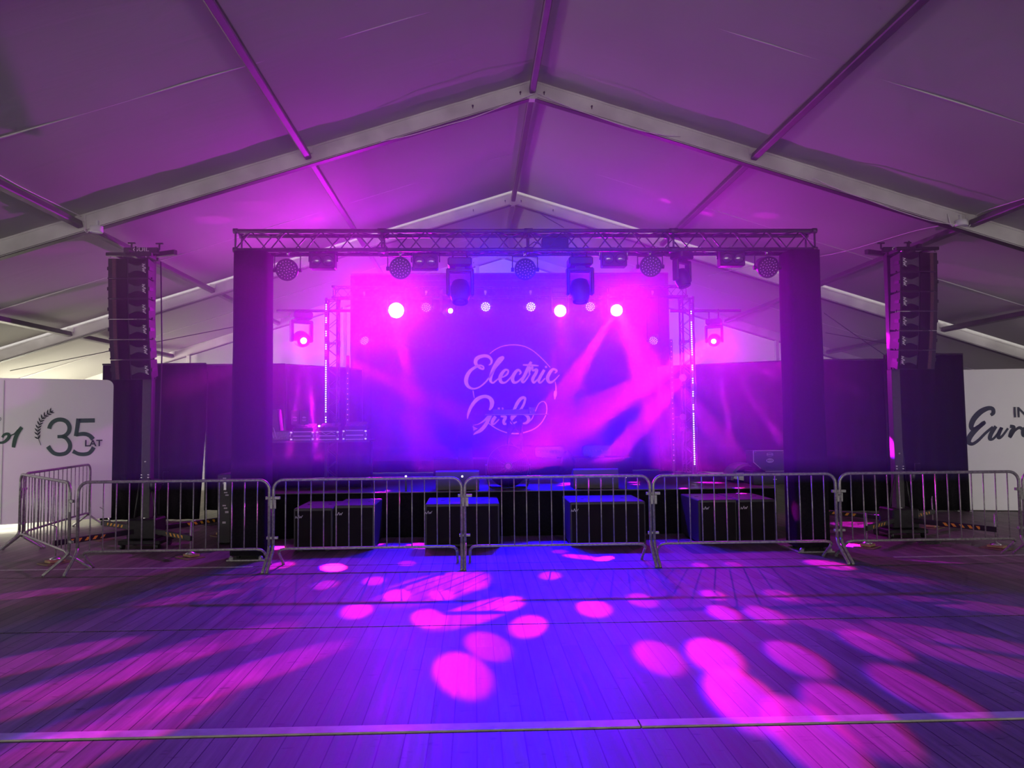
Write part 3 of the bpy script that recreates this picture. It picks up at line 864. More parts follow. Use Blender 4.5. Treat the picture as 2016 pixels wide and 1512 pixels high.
# back truss with side posts
BY = 14.45
xa, xb2 = at(655, 650, BY).x, at(1352, 650, BY).x
box_truss('back_truss', (xa, BY, 4.50), (xb2, BY, 4.50), .22, 'dark truss over the back of the stage carrying the bright lights', 'truss', .018, .4, 'black_metal')
for X, lb in ((xa, 'narrow lattice truss post standing behind the player table'), (xb2, 'narrow lattice truss post standing by the white dotted light bar')):
    box_truss('lattice_post', (X, BY, SZ), (X, BY, 4.38), .22, lb, 'truss', .02, .4, 'truss')
for a, b, lb in ((545, 690, 'dark cross bar with one moving head beside the lattice post'), (1320, 1458, 'faint dark cross bar over the star shaped magenta light')):
    A, B = at(a, 612, 13.9), at(b, 612, 13.9)
    t = thing('cross_bar', (A + B) / 2, 0, lb, 'pipe')
    MB().tube([(-(B - A).length / 2, 0, 0), ((B - A).length / 2, 0, 0)], .028, 10).build('pipe', 'black_metal', t)
    c = MB()
    sgn = 1 if a < 900 else -1
    c.tube([(sgn * .35, 0, 0), (sgn * .35, .25, .05), (sgn * .35, .5, .1)], .02, 8); c.build('outrigger_arm', 'black_metal', t)
HEADS = {}
def bright(key, px, py, Y, aim, lens, label, top, s=1.0, lr=.075):
    p = at(px, py, Y); aim = Vector(aim).normalized()
    HEADS[key] = p
    moving_head(p - aim * .14 * s, aim, label, lens, s, top, 'lit moving heads at the back of the stage', lr)
bright('A', 780, 611, 14.0, (0.05, -1, -.12), 'lens_hot', 'brightest glowing magenta moving head, beside the banner on the table side', 4.44, 1.2, .125)
bright('a2', 887, 612, 14.0, (.35, -1, -.25), 'lens_mid', 'small magenta moving head just beside the banner top', 4.44, 1.0, .05)
bright('B', 1103, 612, 14.0, (-.05, -1, -.2), 'lens_hot', 'bright magenta moving head over the banner edge, left of the brighter pair', 4.44, 1.1, .105)
bright('C', 1214, 611, 14.0, (-.12, -1, -.2), 'lens_hot', 'bright magenta moving head standing apart beyond the banner', 4.44, 1.1, .105)
bright('D', 598, 671, 13.75, (.55, -1, -.35), 'lens_mid', 'moving head hanging from the cross bar by the lattice post, pink lens', 4.05, 1.25, .05)
bright('E', 1405, 672, 13.8, (-.45, -1, -.3), 'lens_hot', 'moving head giving a star shaped magenta light near the white dotted bar', 4.05, 1.0, .045)
g3 = 'round led lamps along the back truss'
par(839, 605, 14.1, .10, (.05, -1, -.12), 4.44, 'led_violet', 'small violet led lamp between the two magenta lights on the table side', g3, 2, .009)
par(956, 604, 14.1, .10, (.0, -1, -.12), 4.44, 'led_blue', 'blue white led lamp over the banner nearer the small magenta light', g3, 2, .0118)
par(1045, 604, 14.1, .10, (.0, -1, -.12), 4.44, 'led_blue', 'blue white led lamp over the banner next to the second bright light', g3, 2, .0118)
par(1162, 604, 14.1, .10, (-.05, -1, -.12), 4.44, 'led_pink', 'pink led lamp between the two bright magenta lights', g3, 2, .0105)
par(717, 670, 14.2, .095, (.7, -1, -.6), 4.44, 'led_violet', 'small tilted violet led lamp low beside the lattice post', g3, 2, .009)
par(1287, 670, 14.2, .095, (-.7, -1, -.6), 4.44, 'led_violet', 'small tilted violet led lamp low between banner and dotted bar', g3, 2, .009)

# dotted led bars
def led_bar(px, Y, ys, label, bright_y, dim_y, step, r):
    top = at(px[0], ys[0], Y); bot = at(px[1], ys[1], Y)
    t = thing('led_bar', bot, 0, label, 'led bar', 'upright dotted led bars')
    H = (top - bot)
    MB().box((0, .035, H.z / 2), (.06, .05, H.z), bev=.005).build('housing', 'black_metal', t)
    for nm, lst, m in (('lit_beads', bright_y, 'led_white'), ('dim_beads', dim_y, 'led_dim')):
        if not lst: continue
        mb = MB()
        for y in lst:
            f = (ys[1] - y) / (ys[1] - ys[0]); q = H * f
            rr = r if m == 'led_white' else r * .5
            mb.lathe([(rr, 0), (rr * .7, rr * .5), (0, rr * .7)], (q.x * 0, .008, q.z), (0, -1, 0), 8)
        mb.build(nm, m, t)
    s = MB().box((0, .035, (SZ - bot.z) / 2 + .0), (.05, .04, max(.02, bot.z - SZ - .004))); s.build('base', 'black_metal', t)
    return t
by = []; dy = []
for k in range(4):
    y0 = 600 + 26.3 * k
    by += [y0, y0 + 4.3, y0 + 8.6]; dy += [y0 + 13, y0 + 17.5, y0 + 22]
y = 711
while y < 812: by.append(y); y += 4.35
by += [822, 826.5, 831]
led_bar((638, 641), 13.6, (596, 868), 'white dotted upright led bar rising behind the player table', by, dy, 4.35, .0125)
sb = HEADS
by = []; dy = [600, 604, 608]
y = 613
while y < 700: (by if not (620 < y < 634) else dy).append(y); y += 4.3
for q in (704, 708.5, 713): dy.append(q)
for k in range(4):
    by += [720 + 26 * k, 724.3 + 26 * k, 728.6 + 26 * k]; dy += [733 + 26 * k, 737 + 26 * k, 741 + 26 * k]
y = 815
while y < 915: by.append(y); y += 4.3
led_bar((1365, 1368), 13.6, (596, 919), 'white dotted upright led bar beside the star shaped magenta light', by, dy, 4.3, .0125)
led_bar((1323, 1327), 14.0, (668, 912), 'faint row of small violet dots left of the white dotted bar', [], [672 + 10.2 * k for k in range(24)], 10, .022)
led_bar((683, 684), 14.0, (700, 868), 'faint row of small violet dots right of the player table bar', [], [735 + 10.2 * k for k in range(11)], 10, .022)
for (px, py, r, lb) in ((1344, 744, .07, 'upper round pale reflector disc near the white dotted bar'), (1344.5, 821, .062, 'lower round dull reflector disc near the white dotted bar')):
    t = thing('reflector_disc', at(px, py, 13.7), 0, lb, 'disc', 'round discs by the dotted bar')
    MB().lathe([(r, 0), (r, .012), (r * .9, .02)], (0, 0, 0), (0, -1, 0), 24).build('plate', mat('pale disc', (.35, .25, .36) if py < 800 else (.16, .10, .2), .5), t)
    MB().box((0, .02, 0), (r * 1.2, .01, .02)).tube([(0, .02, 0), (0, .3, .0), (0.03, .65, .0)], .008, 6).build('bracket', 'black_metal', t)
    if py < 800:
        mb = MB(); ribbon(mb, [(-.045, .03, .004), (-.01, .008, .012), (.02, -.03, .016), (.045, -.045, .01)], lambda a, b, d: (a, -.021 - d, b), .002); mb.build('swirl', 'sticker', t)

# ================================================================== BACKDROP AND DRAPES
def drape(p0, p1, h, label, z0=.02, pull=0):
    mid = ((p0[0] + p1[0]) / 2, (p0[1] + p1[1]) / 2, 0)
    mb, m_ = cloth_wall('d', (p0[0] - mid[0], p0[1] - mid[1]), (p1[0] - mid[0], p1[1] - mid[1]), h, h, 'black_cloth', .03, .33, z0)
    if pull:                                  # hem drawn aside at the right hand end
        xe = p1[0] - mid[0]
        mb.v = [(x - pull * max(0, 1.75 - z) / 1.75 * max(0, 1 - (xe - x) / .5), y, z) for x, y, z in mb.v]
    t = thing('black_drape', mid, 0, label, 'curtain', 'black stage drapes')
    mb.build('cloth', 'black_cloth', t)
    a = Vector((p0[0] - mid[0], p0[1] - mid[1], h + .01)); b = Vector((p1[0] - mid[0], p1[1] - mid[1], h + .01))
    MB().tube([a, b], .02, 8).build('rail', 'black_metal', t)
    q = MB()
    for e in (a, b): q.tube([(e.x, e.y + .06, z0 - .01), (e.x, e.y + .06, h)], .02, 8)
    q.build('upright', 'black_metal', t)
    return t
hz = lambda px, py, Y: at(px, py, Y).z
XA = lambda px, Y: at(px, 850, Y).x
drape((XA(197, 14.05), 14.1), (XA(403, 14.05), 14.08), hz(330, 718, 14.1), 'black drape behind the speaker tower beside the 35 LAT display', pull=.10)
drape((XA(401, 14.1), 14.16), (XA(560, 14.1), 14.12), hz(430, 719, 14.1), 'black drape with a slit of daylight beside it, behind the covered post', .18)
drape((XA(560, 14.1), 14.16), (XA(712, 15.5), 15.5), hz(600, 720, 14.3), 'black drape behind the player table', SZ + .012)
drape((XA(1300, 15.6), 15.6), (XA(1568, 14.3), 14.2), hz(1500, 713, 14.4), 'black drape behind the oval stickered flight case', SZ + .012)
drape((XA(1560, 14.1), 14.1), (XA(1758, 14.05), 14.0), hz(1690, 709, 14.0), 'black drape between the covered post and the speaker tower')
drape((XA(1750, 13.9), 13.9), (XA(1905, 13.9), 13.95), hz(1850, 698, 13.9), 'black drape behind the tower beside the INT display')
# black backdrop and banner
BYd = 16.0
xa_, xb_ = XA(690, BYd), XA(1322, BYd); ht = hz(1010, 541, BYd)
t = thing('black_backdrop', ((xa_ + xb_) / 2, BYd, 0), 0, 'tall black cloth backdrop hanging behind the banner', 'curtain')
hw = (xb_ - xa_) / 2
mb, m_ = cloth_wall('b', (-hw, 0), (hw, 0), ht, ht, 'black_cloth', .03, .4, SZ + .012); mb.build('cloth', 'black_cloth', t)
MB().tube([(-hw, 0, ht + .02), (hw, 0, ht + .02)], .025, 8).build('rail', 'black_metal', t)
q = MB()
for e in (-hw, 0, hw): q.tube([(e, .1, SZ + .005), (e, .1, ht)], .025, 8)
q.build('upright', 'black_metal', t)
BN = 15.8
c0 = at(981, 722, BN)
bw = (XA(1232, BN) - XA(732, BN)) / 2; zb0, zb1 = hz(1100, 904, BN), hz(1000, 552, BN)
ban = thing('banner', (c0.x, BN, (zb0 + zb1) / 2), 0, 'dark blue banner with pink script reading Electric Girls', 'banner')
mb = MB(); nx, nz = 40, 20; hh = (zb1 - zb0) / 2
grid = [(-bw + 2 * bw * i / nx, .012 * math.sin(i * .5) * (1 - j / nz), -hh + 2 * hh * j / nz) for i in range(nx + 1) for j in range(nz + 1)]
n1 = len(grid); grid += [(a, b + .02, c) for a, b, c in grid]
ff = []
for i in range(nx):
    for j in range(nz):
        a = i * (nz + 1) + j; b = a + nz + 1
        ff += [(a, b, b + 1, a + 1), (a + n1, a + 1 + n1, b + 1 + n1, b + n1)]
mb.add(grid, ff, True); mb.build('cloth', 'banner', ban)
MB().tube([(-bw, .01, hh), (bw, .01, hh)], .02, 8).build('top_pipe', 'black_metal', ban)
O = Vector(ban.location)
def bfn(a, b, d):
    p = at(880 + a / 7.2, 660 + b / 7.2, BN - .03); p = p - O; return (p.x, p.y - d, p.z)
def strokes(name, lst, m, parent, fn, th=.006, sm=6):
    mb = MB()
    for s in lst: ribbon(mb, s, fn, th, sm)
    return mb.build(name, m, parent)
strokes('script_electric', [
    [(588, 425, 8), (625, 400, 26), (628, 345, 34), (575, 298, 44), (500, 296, 46), (430, 325, 56), (404, 380, 52), (425, 430, 40), (480, 470, 30), (515, 478, 26), (515, 445, 22), (470, 428, 26), (410, 448, 36), (330, 505, 46), (280, 590, 56), (272, 670, 56), (310, 735, 40), (385, 758, 24), (470, 728, 22), (550, 660, 22), (615, 575, 22)],
    [(610, 580, 18), (690, 460, 24), (760, 370, 36), (800, 325, 26), (785, 308, 26), (735, 345, 46), (670, 455, 54), (625, 570, 50), (618, 645, 40), (650, 675, 26), (700, 640, 20), (755, 590, 18)],
    [(755, 600, 18), (810, 585, 20), (858, 545, 26), (866, 500, 26), (825, 492, 34), (780, 540, 48), (752, 605, 52), (768, 662, 44), (820, 672, 26), (880, 625, 20), (930, 560, 18)],
    [(1022, 560, 16), (1046, 525, 28), (1005, 492, 36), (955, 545, 48), (928, 615, 50), (948, 668, 42), (1000, 660, 26), (1065, 600, 18)],
    [(1195, 375, 34), (1155, 450, 46), (1105, 560, 46), (1066, 635, 42), (1082, 670, 26), (1130, 620, 20), (1180, 540, 18)],
    [(1075, 420, 18), (1180, 425, 30), (1298, 432, 16)],
    [(1165, 545, 18), (1180, 480, 34), (1215, 450, 20), (1215, 500, 26), (1270, 488, 40), (1260, 540, 44), (1215, 620, 46), (1232, 672, 30), (1290, 620, 18)],
    [(1380, 490, 40), (1325, 585, 46), (1300, 645, 40), (1328, 672, 26), (1390, 610, 18)],
    [(1390, 452, 30), (1418, 448, 30)],
    [(1528, 540, 16), (1556, 505, 28), (1505, 482, 36), (1455, 535, 48), (1425, 608, 50), (1450, 665, 40), (1510, 650, 26), (1595, 560, 10)]], 'banner_print', ban, bfn)
strokes('script_girls', [
    [(290, 1185, 12), (303, 1110, 34), (345, 1010, 46), (425, 910, 54), (520, 868, 46), (600, 885, 50), (636, 940, 62), (632, 1005, 52), (600, 1062, 24)],
    [(615, 1130, 50), (585, 1200, 50), (540, 1280, 52), (480, 1345, 50), (420, 1380, 34), (368, 1414, 10)],
    [(368, 1276, 6), (440, 1262, 12), (520, 1215, 26), (590, 1150, 40)],
    [(368, 1288, 6), (375, 1320, 60), (385, 1325, 50), (435, 1322, 4)],
    [(720, 1040, 30), (750, 1038, 32)], [(778, 1042, 30), (800, 1036, 30)],
    [(690, 1150, 42), (655, 1200, 48), (638, 1245, 40), (668, 1258, 24), (740, 1190, 16)],
    [(760, 1145, 34), (830, 1160, 40), (805, 1215, 44), (810, 1255, 34), (840, 1255, 30)],
    [(900, 1190, 18), (955, 1050, 40), (1005, 950, 48), (1060, 890, 44), (1108, 895, 34), (1085, 985, 34), (1030, 1070, 36), (950, 1150, 48), (905, 1205, 44), (930, 1250, 30), (990, 1225, 18)],
    [(1080, 1120, 20), (1130, 1140, 40), (1160, 1190, 48), (1130, 1240, 40), (1070, 1252, 14)],
    [(1130, 1255, 14), (1200, 1190, 16), (1250, 1080, 12), (1300, 975, 14), (1362, 938, 15), (1404, 975, 16), (1415, 1060, 14), (1395, 1145, 16), (1330, 1250, 16), (1230, 1330, 16), (1080, 1382, 18), (950, 1394, 20), (830, 1376, 16), (700, 1322, 16), (585, 1245, 14)]], 'banner_print', ban, bfn)
strokes('ring_line', [
    [(606, 264, 12), (670, 212, 13), (760, 165, 14), (850, 143, 15), (940, 136, 15), (1030, 143, 15), (1120, 167, 15), (1210, 215, 14), (1290, 278, 14), (1380, 365, 14), (1463, 456, 12)],
    [(370, 785, 14), (376, 835, 14), (388, 890, 13)],
    [(1533, 660, 12), (1543, 720, 14), (1545, 790, 16)]], 'banner_print', ban, bfn)
strokes('plug_drawing', [[(1535, 786, 22), (1537, 800, 42), (1533, 850, 42), (1530, 880, 24), (1528, 908, 12)]], 'banner_print', ban, bfn, sm=0)
# ================================================================== THINGS ON THE STAGE
# player table with gear
TBY = 12.6
tl, tr = at(532, 868, TBY), at(728, 868, TBY)
tz = tl.z; tw = tr.x - tl.x; tcx = (tl.x + tr.x) / 2
t = thing('player_table', (tcx, TBY + .35, SZ), 0, 'black table carrying the row of player cases at the side of the stage', 'table')
MB().box((0, 0, tz - SZ - .02), (tw, .75, .04), bev=.005).build('tabletop', 'black_plastic', t)
for sx in (-1, 1):
    for sy in (-1, 1): MB().tube([(sx * (tw / 2 - .06), sy * .3, tz - SZ - .04), (sx * (tw / 2 - .06), sy * .3, 0)], .02, 8).build('leg', 'black_metal', t)
mb, m_ = cloth_wall('c', (tw * .18, -.36), (tw / 2 + .02, -.36), tz - SZ - .02, tz - SZ - .02, 'black_cloth', .02, .25, .01); mb.build('cloth', 'black_cloth', t)
mb, m_ = cloth_wall('c', (-tw / 2, -.36), (-tw * .08, -.36), tz - SZ - .02, tz - SZ - .02, 'black_cloth', .015, .25, .01); mb.build('cloth', 'black_cloth', t)
def gear(x0, x1, y0, y1, name, label, cat, rows=2, Y=TBY + .05):
    a, b = at(x0, y1, Y), at(x1, y0, Y); W = b.x - a.x; H = b.z - tz
    t = thing(name, ((a.x + b.x) / 2, Y, tz), 0, label, cat)
    return t, W, H
def player(x0, x1, y0, label, light=False):
    t, W, H = gear(x0, x1, y0, 866, 'flight_case_player', label, 'player')
    D = .42; hc = H * .58
    MB().box((0, D / 2, hc / 2), (W, D, hc), bev=.006).build('case', 'case_panel', t)
    e = MB()
    for z in (.012, hc * .48, hc - .008): e.box((0, -.004, z), (W * .72, .012, .018))
    e.build('edge_trim', 'sticker', t)
    c = MB()
    for sx in (-1, 1):
        for z in (.02, hc - .02): c.box((sx * (W / 2 - .02), -.004, z), (.045, .02, .038), bev=.008)
        c.tube([(sx * (W / 2 - .03), -.006, .02), (sx * (W / 2 + .0), -.006, hc * .5), (sx * (W / 2 - .04), -.006, hc)], .006, 5)
    c.build('corner', 'chrome', t)
    d = MB(); d.box((0, D * .55, hc + (H - hc) * .45), (W * .86, D * .8, (H - hc) * .8), Matrix.Rotation(.22, 3, 'X'), bev=.006); d.build('player_deck', 'black_plastic', t)
    k = MB(); k.lathe([(.07, 0), (.07, .012), (.06, .016)], (0, D * .45, hc + (H - hc) * .72), (0, -.2, 1), 20)
    for i in range(5): k.lathe([(.008, 0), (.008, .014)], (-W * .36 + i * W * .18, .08, hc + (H - hc) * .6), (0, -.3, 1), 8)
    k.build('knob', 'horn_grey', t)
    if light:
        MB().box((-W * .36, -.002, hc + (H - hc) * .75), (.03, .012, .026)).build('lit_square', 'small_white', t)
        MB().tube([(-.1, -.01, hc * .9), (-.02, -.03, hc * .62), (.08, -.02, hc * .85), (.13, -.01, hc * .7)], .006, 5).build('cord', 'sticker', t)
player(571, 618, 836, 'silver edged player case under the two emblem cards')
player(622, 667, 835, 'mixer case with a small lit white square in the middle of the table', True)
player(674, 722, 832, 'silver edged player case at the banner end of the table')
t, W, H = gear(535, 571, 848, 866, 'flat_equipment_case', 'low pale edged case at the post end of the table', 'case')
MB().box((0, .2, H / 2), (W, .4, H), bev=.006).build('case', 'horn_grey', t)
MB().box((0, -.003, H * .5), (W * .92, .008, H * .75)).build('front_panel', mat('scuffed grey', (.28, .24, .28), .5, noise=(.12, .1, .12), nscale=30), t)
t, W, H = gear(528, 549, 806, 850, 'angled_monitor_speaker', 'dark tilted monitor speaker with pale streaks at the post end of the table', 'speaker')
H = at(530, 806, TBY).z - tz
MB().box((0, .15, H / 2 + .01), (W, .26, H * .95), Matrix.Rotation(-.12, 3, 'Y'), bev=.01).build('cabinet', 'case_panel', t)
s = MB()
for q in (-.06, -.02, .03): s.tube([(q - .03, -.0, H * .42), (q + .03, -.01, H * .08)], .007, 5)
s.build('streak', 'sticker', t)
for (x0, x1, lb) in ((573, 588, 'emblem card standing over the player case, nearer the post'), (590, 607, 'emblem card standing over the player case, nearer the mixer')):
    a, b = at(x0, 836, TBY + .2), at(x1, 808, TBY + .2)
    W, H = b.x - a.x, b.z - a.z
    t = thing('emblem_card', ((a.x + b.x) / 2, TBY + .22, a.z), 0, lb, 'card', 'emblem cards on the table')
    MB().box((0, 0, H / 2), (W, .012, H)).build('card', 'case_panel', t)
    f = MB()
    for (c, d) in (((-W / 2, -.008, H / 2), (.006, .006, H)), ((W / 2, -.008, H / 2), (.006, .006, H)), ((0, -.008, H), (W, .006, .006))): f.box(c, d)
    f.build('edge', 'horn_grey', t)
    e = MB()
    for k in range(5):
        a_ = PI / 2 + (k - 2) * .5; e.tube([(.012 * math.cos(a_), -.009, H * .42 + .012 * math.sin(a_)), (.04 * math.cos(a_), -.009, H * .42 + .04 * math.sin(a_))], .005, 5)
    e.box((0, -.009, H * .33), (.07, .004, .006)).box((0, -.009, H * .27), (.06, .004, .006))
    e.build('emblem', 'sticker', t)
    MB().box((0, .06, .0), (.04, .12, .01)).tube([(0, .02, -.18 if False else 0), (0, .10, -.04)], .006, 5).build('stand', 'black_metal', t)
c = at(661, 827, TBY + .2)
t = thing('small_round_fan', c, 0, 'faint small round disc standing behind the mixer case', 'disc')
mb = MB(); mb.tube([(.055 * math.cos(q * PI / 10), 0, .055 * math.sin(q * PI / 10)) for q in range(20)], .005, 6, closed=True)
for q in range(4): mb.tube([(0, 0, 0), (.05 * math.cos(q * PI / 2 + .3), 0, .05 * math.sin(q * PI / 2 + .3))], .008, 5)
mb.build('cage', 'horn_grey', t); MB().tube([(0, 0, -.055), (0, .0, tz - c.z)], .008, 6).build('stand', 'black_metal', t)

# drum fan
fc = at(1000, 917, 12.0); R_ = .338
t = thing('drum_fan', (fc.x, 12.0, SZ), 0, 'round dark drum fan on a low tubular stand in the middle of the stage front', 'fan')
zc = fc.z - SZ
m = MB(); m.lathe([(R_, -.09), (R_ + .012, -.09), (R_ + .012, .09), (R_, .09), (R_, -.09)], (0, 0, zc), (0, 1, 0), 40); m.build('housing_ring', 'black_metal', t)
g = MB()
for yy in (-.095, .095):
    for k in range(1, 11): g.tube([(R_ * k / 11 * math.cos(a * PI / 16), yy, zc + R_ * k / 11 * math.sin(a * PI / 16)) for a in range(32)], .0022, 4, closed=True)
    for a in range(12): g.tube([(.05 * math.cos(a * PI / 6), yy, zc + .05 * math.sin(a * PI / 6)), (R_ * math.cos(a * PI / 6), yy, zc + R_ * math.sin(a * PI / 6))], .004, 5)
g.build('guard', 'black_metal', t)
MB().lathe([(.065, -.11), (.07, -.1), (.07, .07), (.05, .09)], (0, 0, zc), (0, 1, 0), 20).build('motor', 'black_plastic', t)
MB().lathe([(.045, 0), (.045, .004)], (0, -.112, zc), (0, -1, 0), 20).build('hub_badge', mat('dull red badge', (.22, .06, .1), .5), t)
for k in range(3):
    b = MB(); n = 8; vs = []
    for i in range(n + 1):
        f = i / n; r = .07 + (R_ - .10) * f
        for e in (-1, 1):
            a = k * 2 * PI / 3 + e * (.34 + .12 * f); vs.append((r * math.cos(a), e * .045, zc + r * math.sin(a)))
    vs2 = [(x, y + .006, z) for x, y, z in vs]; o = len(vs)
    fs = [(i * 2, i * 2 + 1, i * 2 + 3, i * 2 + 2) for i in range(n)] + [(o + i * 2, o + i * 2 + 2, o + i * 2 + 3, o + i * 2 + 1) for i in range(n)]
    b.add(vs + vs2, fs, True); b.build('blade', 'horn_grey', t)
s = MB(); w_ = R_ + .03
s.tube([(-w_, 0, zc), (-w_, -.02, zc - .16), (-w_ + .05, -.05, .05), (-w_ + .10, -.08, .018), (w_ - .10, -.08, .018), (w_ - .05, -.05, .05), (w_, -.02, zc - .16), (w_, 0, zc)], .013, 8)
s.tube([(-w_ + .06, -.06, .03), (-w_ + .08, .22, .015), (w_ - .08, .22, .015), (w_ - .06, -.06, .03)], .012, 8)
for q in (-1, 1): s.lathe([(.028, -.015), (.028, .015)], (q * w_, 0, zc), (1, 0, 0), 12)
s.build('stand', 'black_metal', t)

# shelf on a truss leg in front of the banner
SHY = 13.5
a, b = at(955, 816, SHY), at(1077, 816, SHY); W = b.x - a.x; zt = a.z
t = thing('truss_desk', ((at(998, 816, SHY).x + at(1029, 816, SHY).x) / 2, SHY, SZ), 0, 'thin desk top on a square truss leg in front of the banner script', 'table')
off = (a.x + b.x) / 2 - t.location.x
MB().box((off, .1, zt - SZ - .01), (W, .6, .02), bev=.004).build('desktop', 'black_plastic', t)
MB().box((off, -.203, zt - SZ - .005), (W, .006, .008)).build('front_edge', 'sticker', t)
q = .12; h_ = zt - SZ - .02
leg = MB()
for i in (-1, 1):
    for j in (-1, 1): leg.tube([(i * q, j * q, 0), (i * q, j * q, h_)], .024, 8)
leg.build('truss_leg', 'black_metal', t)
l = MB()
for k in range(3):
    z0, z1 = .05 + k * .4, .40 + k * .4
    for j in (-1, 1): l.tube([(-q, j * q, z0), (q, j * q, z1)], .008, 5).tube([(q, j * q, z0), (-q, j * q, z1)], .008, 5)
l.build('lacing', 'black_metal', t)
MB().box((0, 0, .01), (.5, .5, .02)).build('base_plate', 'black_metal', t)
def ondesk(x0, x1, y0, name, label, cat):
    a, b = at(x0, 816, SHY), at(x1, y0, SHY)
    t = thing(name, ((a.x + b.x) / 2, SHY + .05, zt + .0), 0, label, cat)
    return t, b.x - a.x, b.z - zt
t, W, H = ondesk(970, 1040, 806, 'slim_controller', 'dark slim controller lying on the desk in front of the banner', 'controller')
MB().box((0, .1, H / 2), (W, .3, H), bev=.008).build('body', 'black_plastic', t)
k = MB()
for i in range(10): k.lathe([(.008, 0), (.008, .012)], (-W * .42 + i * W * .093, .02 + .06 * (i % 3), H), n=8)
k.build('knob', 'horn_grey', t)
t, W, H = ondesk(1041, 1054, 802, 'small_upright_box', 'small dark upright box at the end of the desk in front of the banner', 'box')
MB().box((0, .05, H / 2), (W, .1, H), bev=.005).build('body', 'black_plastic', t)
k = MB()
for (x_, z_) in ((-.04, .9), (.05, .6), (-.03, .3)): k.lathe([(.006, 0), (.006, .006)], (x_ * .8, -.001, H * z_), (0, -1, 0), 6)
k.build('knob', 'led_dim', t)

# box monitors on the stage edge
for (x0, x1, y0, lb) in ((858, 943, 926, 'dull dark monitor speaker on the stage edge to the table side of the drum fan'),
                         (1129, 1217, 922, 'dark red lit monitor speaker on the stage edge beyond the fan')):
    Y = 11.82; a, b = at(x0, 940, Y), at(x1, y0, Y); W = b.x - a.x; H = b.z - SZ
    t = thing('stage_monitor', ((a.x + b.x) / 2, Y, SZ), 0, lb, 'speaker', 'stage monitor speakers')
    m = MB(); m.prism([(0, 0.01), (.42, 0.01), (.34, H * .62), (.03, H), (0, H - .02)], -W / 2, W / 2, lambda y, z, d: (d, y, z)); m.build('cabinet', mat('worn black cabinet', (.035, .022, .03), .5), t)
    m = MB()
    nrm = Vector((0, H * .38, .31)).normalized()
    m.box((0, .19, H * .83), (W - .06, .33, .012), Matrix.Rotation(-math.atan2(H * .38, .31), 3, 'X')); m.build('grille', 'grille', t)
    for e in (-1, 1):
        MB().box((e * (W / 2 + .004), .2, H * .4), (.012, .13, .045), bev=.005).build('handle', 'black_metal', t)
    for e in (-1, 1): MB().box((e * (W / 2 - .05), .15, .005), (.05, .2, .01)).build('foot', 'black_plastic', t)
for (px, py, lb) in ((799, 938, 'tiny lit footlight nearest the player table'), (910, 938, 'tiny lit footlight beside the dull monitor speaker'), (1232, 939, 'tiny lit footlight beside the dark red monitor speaker')):
    Y = 11.75; c = at(px, py, Y)
    if c.z < SZ + .02: c.z = SZ + .02
    t = thing('footlight', (c.x, Y, SZ), 0, lb, 'light', 'tiny footlights on the stage edge')
    z = c.z - SZ
    MB().box((0, .02, z / 2), (.03, .03, z + .02), bev=.004).build('housing', 'black_plastic', t)
    MB().lathe([(.016, 0), (.013, .006), (0, .009)], (0, .004, z), (0, -1, 0), 12).build('lens', 'small_white', t)

# things on the riser
for (x0, x1, y0, lb) in ((1054, 1109, 879, 'dark pill shaped wash light on the riser under the script ring'), (1147, 1202, 877, 'dark pill shaped wash light on the riser nearer the banner corner')):
    Y = 15.15; a, b = at(x0, y0 + 20, Y), at(x1, y0, Y); W = b.x - a.x; H = b.z - a.z
    t = thing('wash_light', ((a.x + b.x) / 2, Y, SZ + .34), 0, lb, 'stage lamp', 'wash lights on the riser')
    z0 = a.z - SZ - .34
    pts = [(W / 2 - .06 + .06 * math.cos(q), H - .06 + .06 * math.sin(q)) for q in [0, .5, 1, PI / 2]] + [(-W / 2 + .06 + .06 * math.cos(q), H - .06 + .06 * math.sin(q)) for q in [PI / 2, 2.1, 2.6, PI]] + \
          [(-W / 2 + .06 + .06 * math.cos(q), .06 + .06 * math.sin(q)) for q in [PI, 3.7, 4.2, 1.5 * PI]] + [(W / 2 - .06 + .06 * math.cos(q), .06 + .06 * math.sin(q)) for q in [1.5 * PI, 5.2, 5.7]]
    m = MB(); m.prism(pts, -.08, .08, lambda x, z, d: (x, d, z + z0)); m.build('head', 'black_plastic', t)
    d = MB()
    for i in range(8): d.lathe([(.022, 0), (.018, .008), (0, .01)], (-W / 2 + .07 + (W - .14) * i / 7, -.081, z0 + H * .5), (0, -1, 0), 10)
    d.build('lens', 'horn_grey', t)
    y = MB(); y.tube([(-W * .25, 0, z0 + .02), (-W * .18, 0, .03), (W * .18, 0, .03), (W * .25, 0, z0 + .02)], .02, 8).box((0, 0, .015), (W * .5, .2, .03), bev=.008).lathe([(.09, .02), (.09, max(z0 * .5, .05))], (0, 0, 0), n=16)
    y.build('yoke', 'black_plastic', t)
def heap(name, px0, px1, pyt, Y, zb, label, cat, m='black_cloth'):
    a, b = at(px0, pyt, Y), at(px1, pyt, Y); W = (b.x - a.x) / 2; H = a.z - zb
    mb = MB(); n, r = 28, 12; vs = []
    for j in range(r + 1):
        t_ = j / r; rad = math.cos(t_ * PI / 2) ** .55
        for i in range(n):
            q = 2 * PI * i / n; k = 1 + .08 * math.sin(i * 1.9 + j) + .05 * math.sin(i * .7 - j * 1.7)
            vs.append((W * rad * k * math.cos(q), W * .8 * rad * k * math.sin(q), H * t_))
    mb.add(vs, [(j * n + i, j * n + (i + 1) % n, (j + 1) * n + (i + 1) % n, (j + 1) * n + i) for j in range(r) for i in range(n)], True)
    o = mb.build(name, m, loc=((a.x + b.x) / 2, Y, zb)); return tag(o, label, cat)
heap('covered_heap', 1100, 1134, 886, 14.5, SZ, 'rounded dark cloth covered heap between the two pill shaped wash lights', 'bundle')
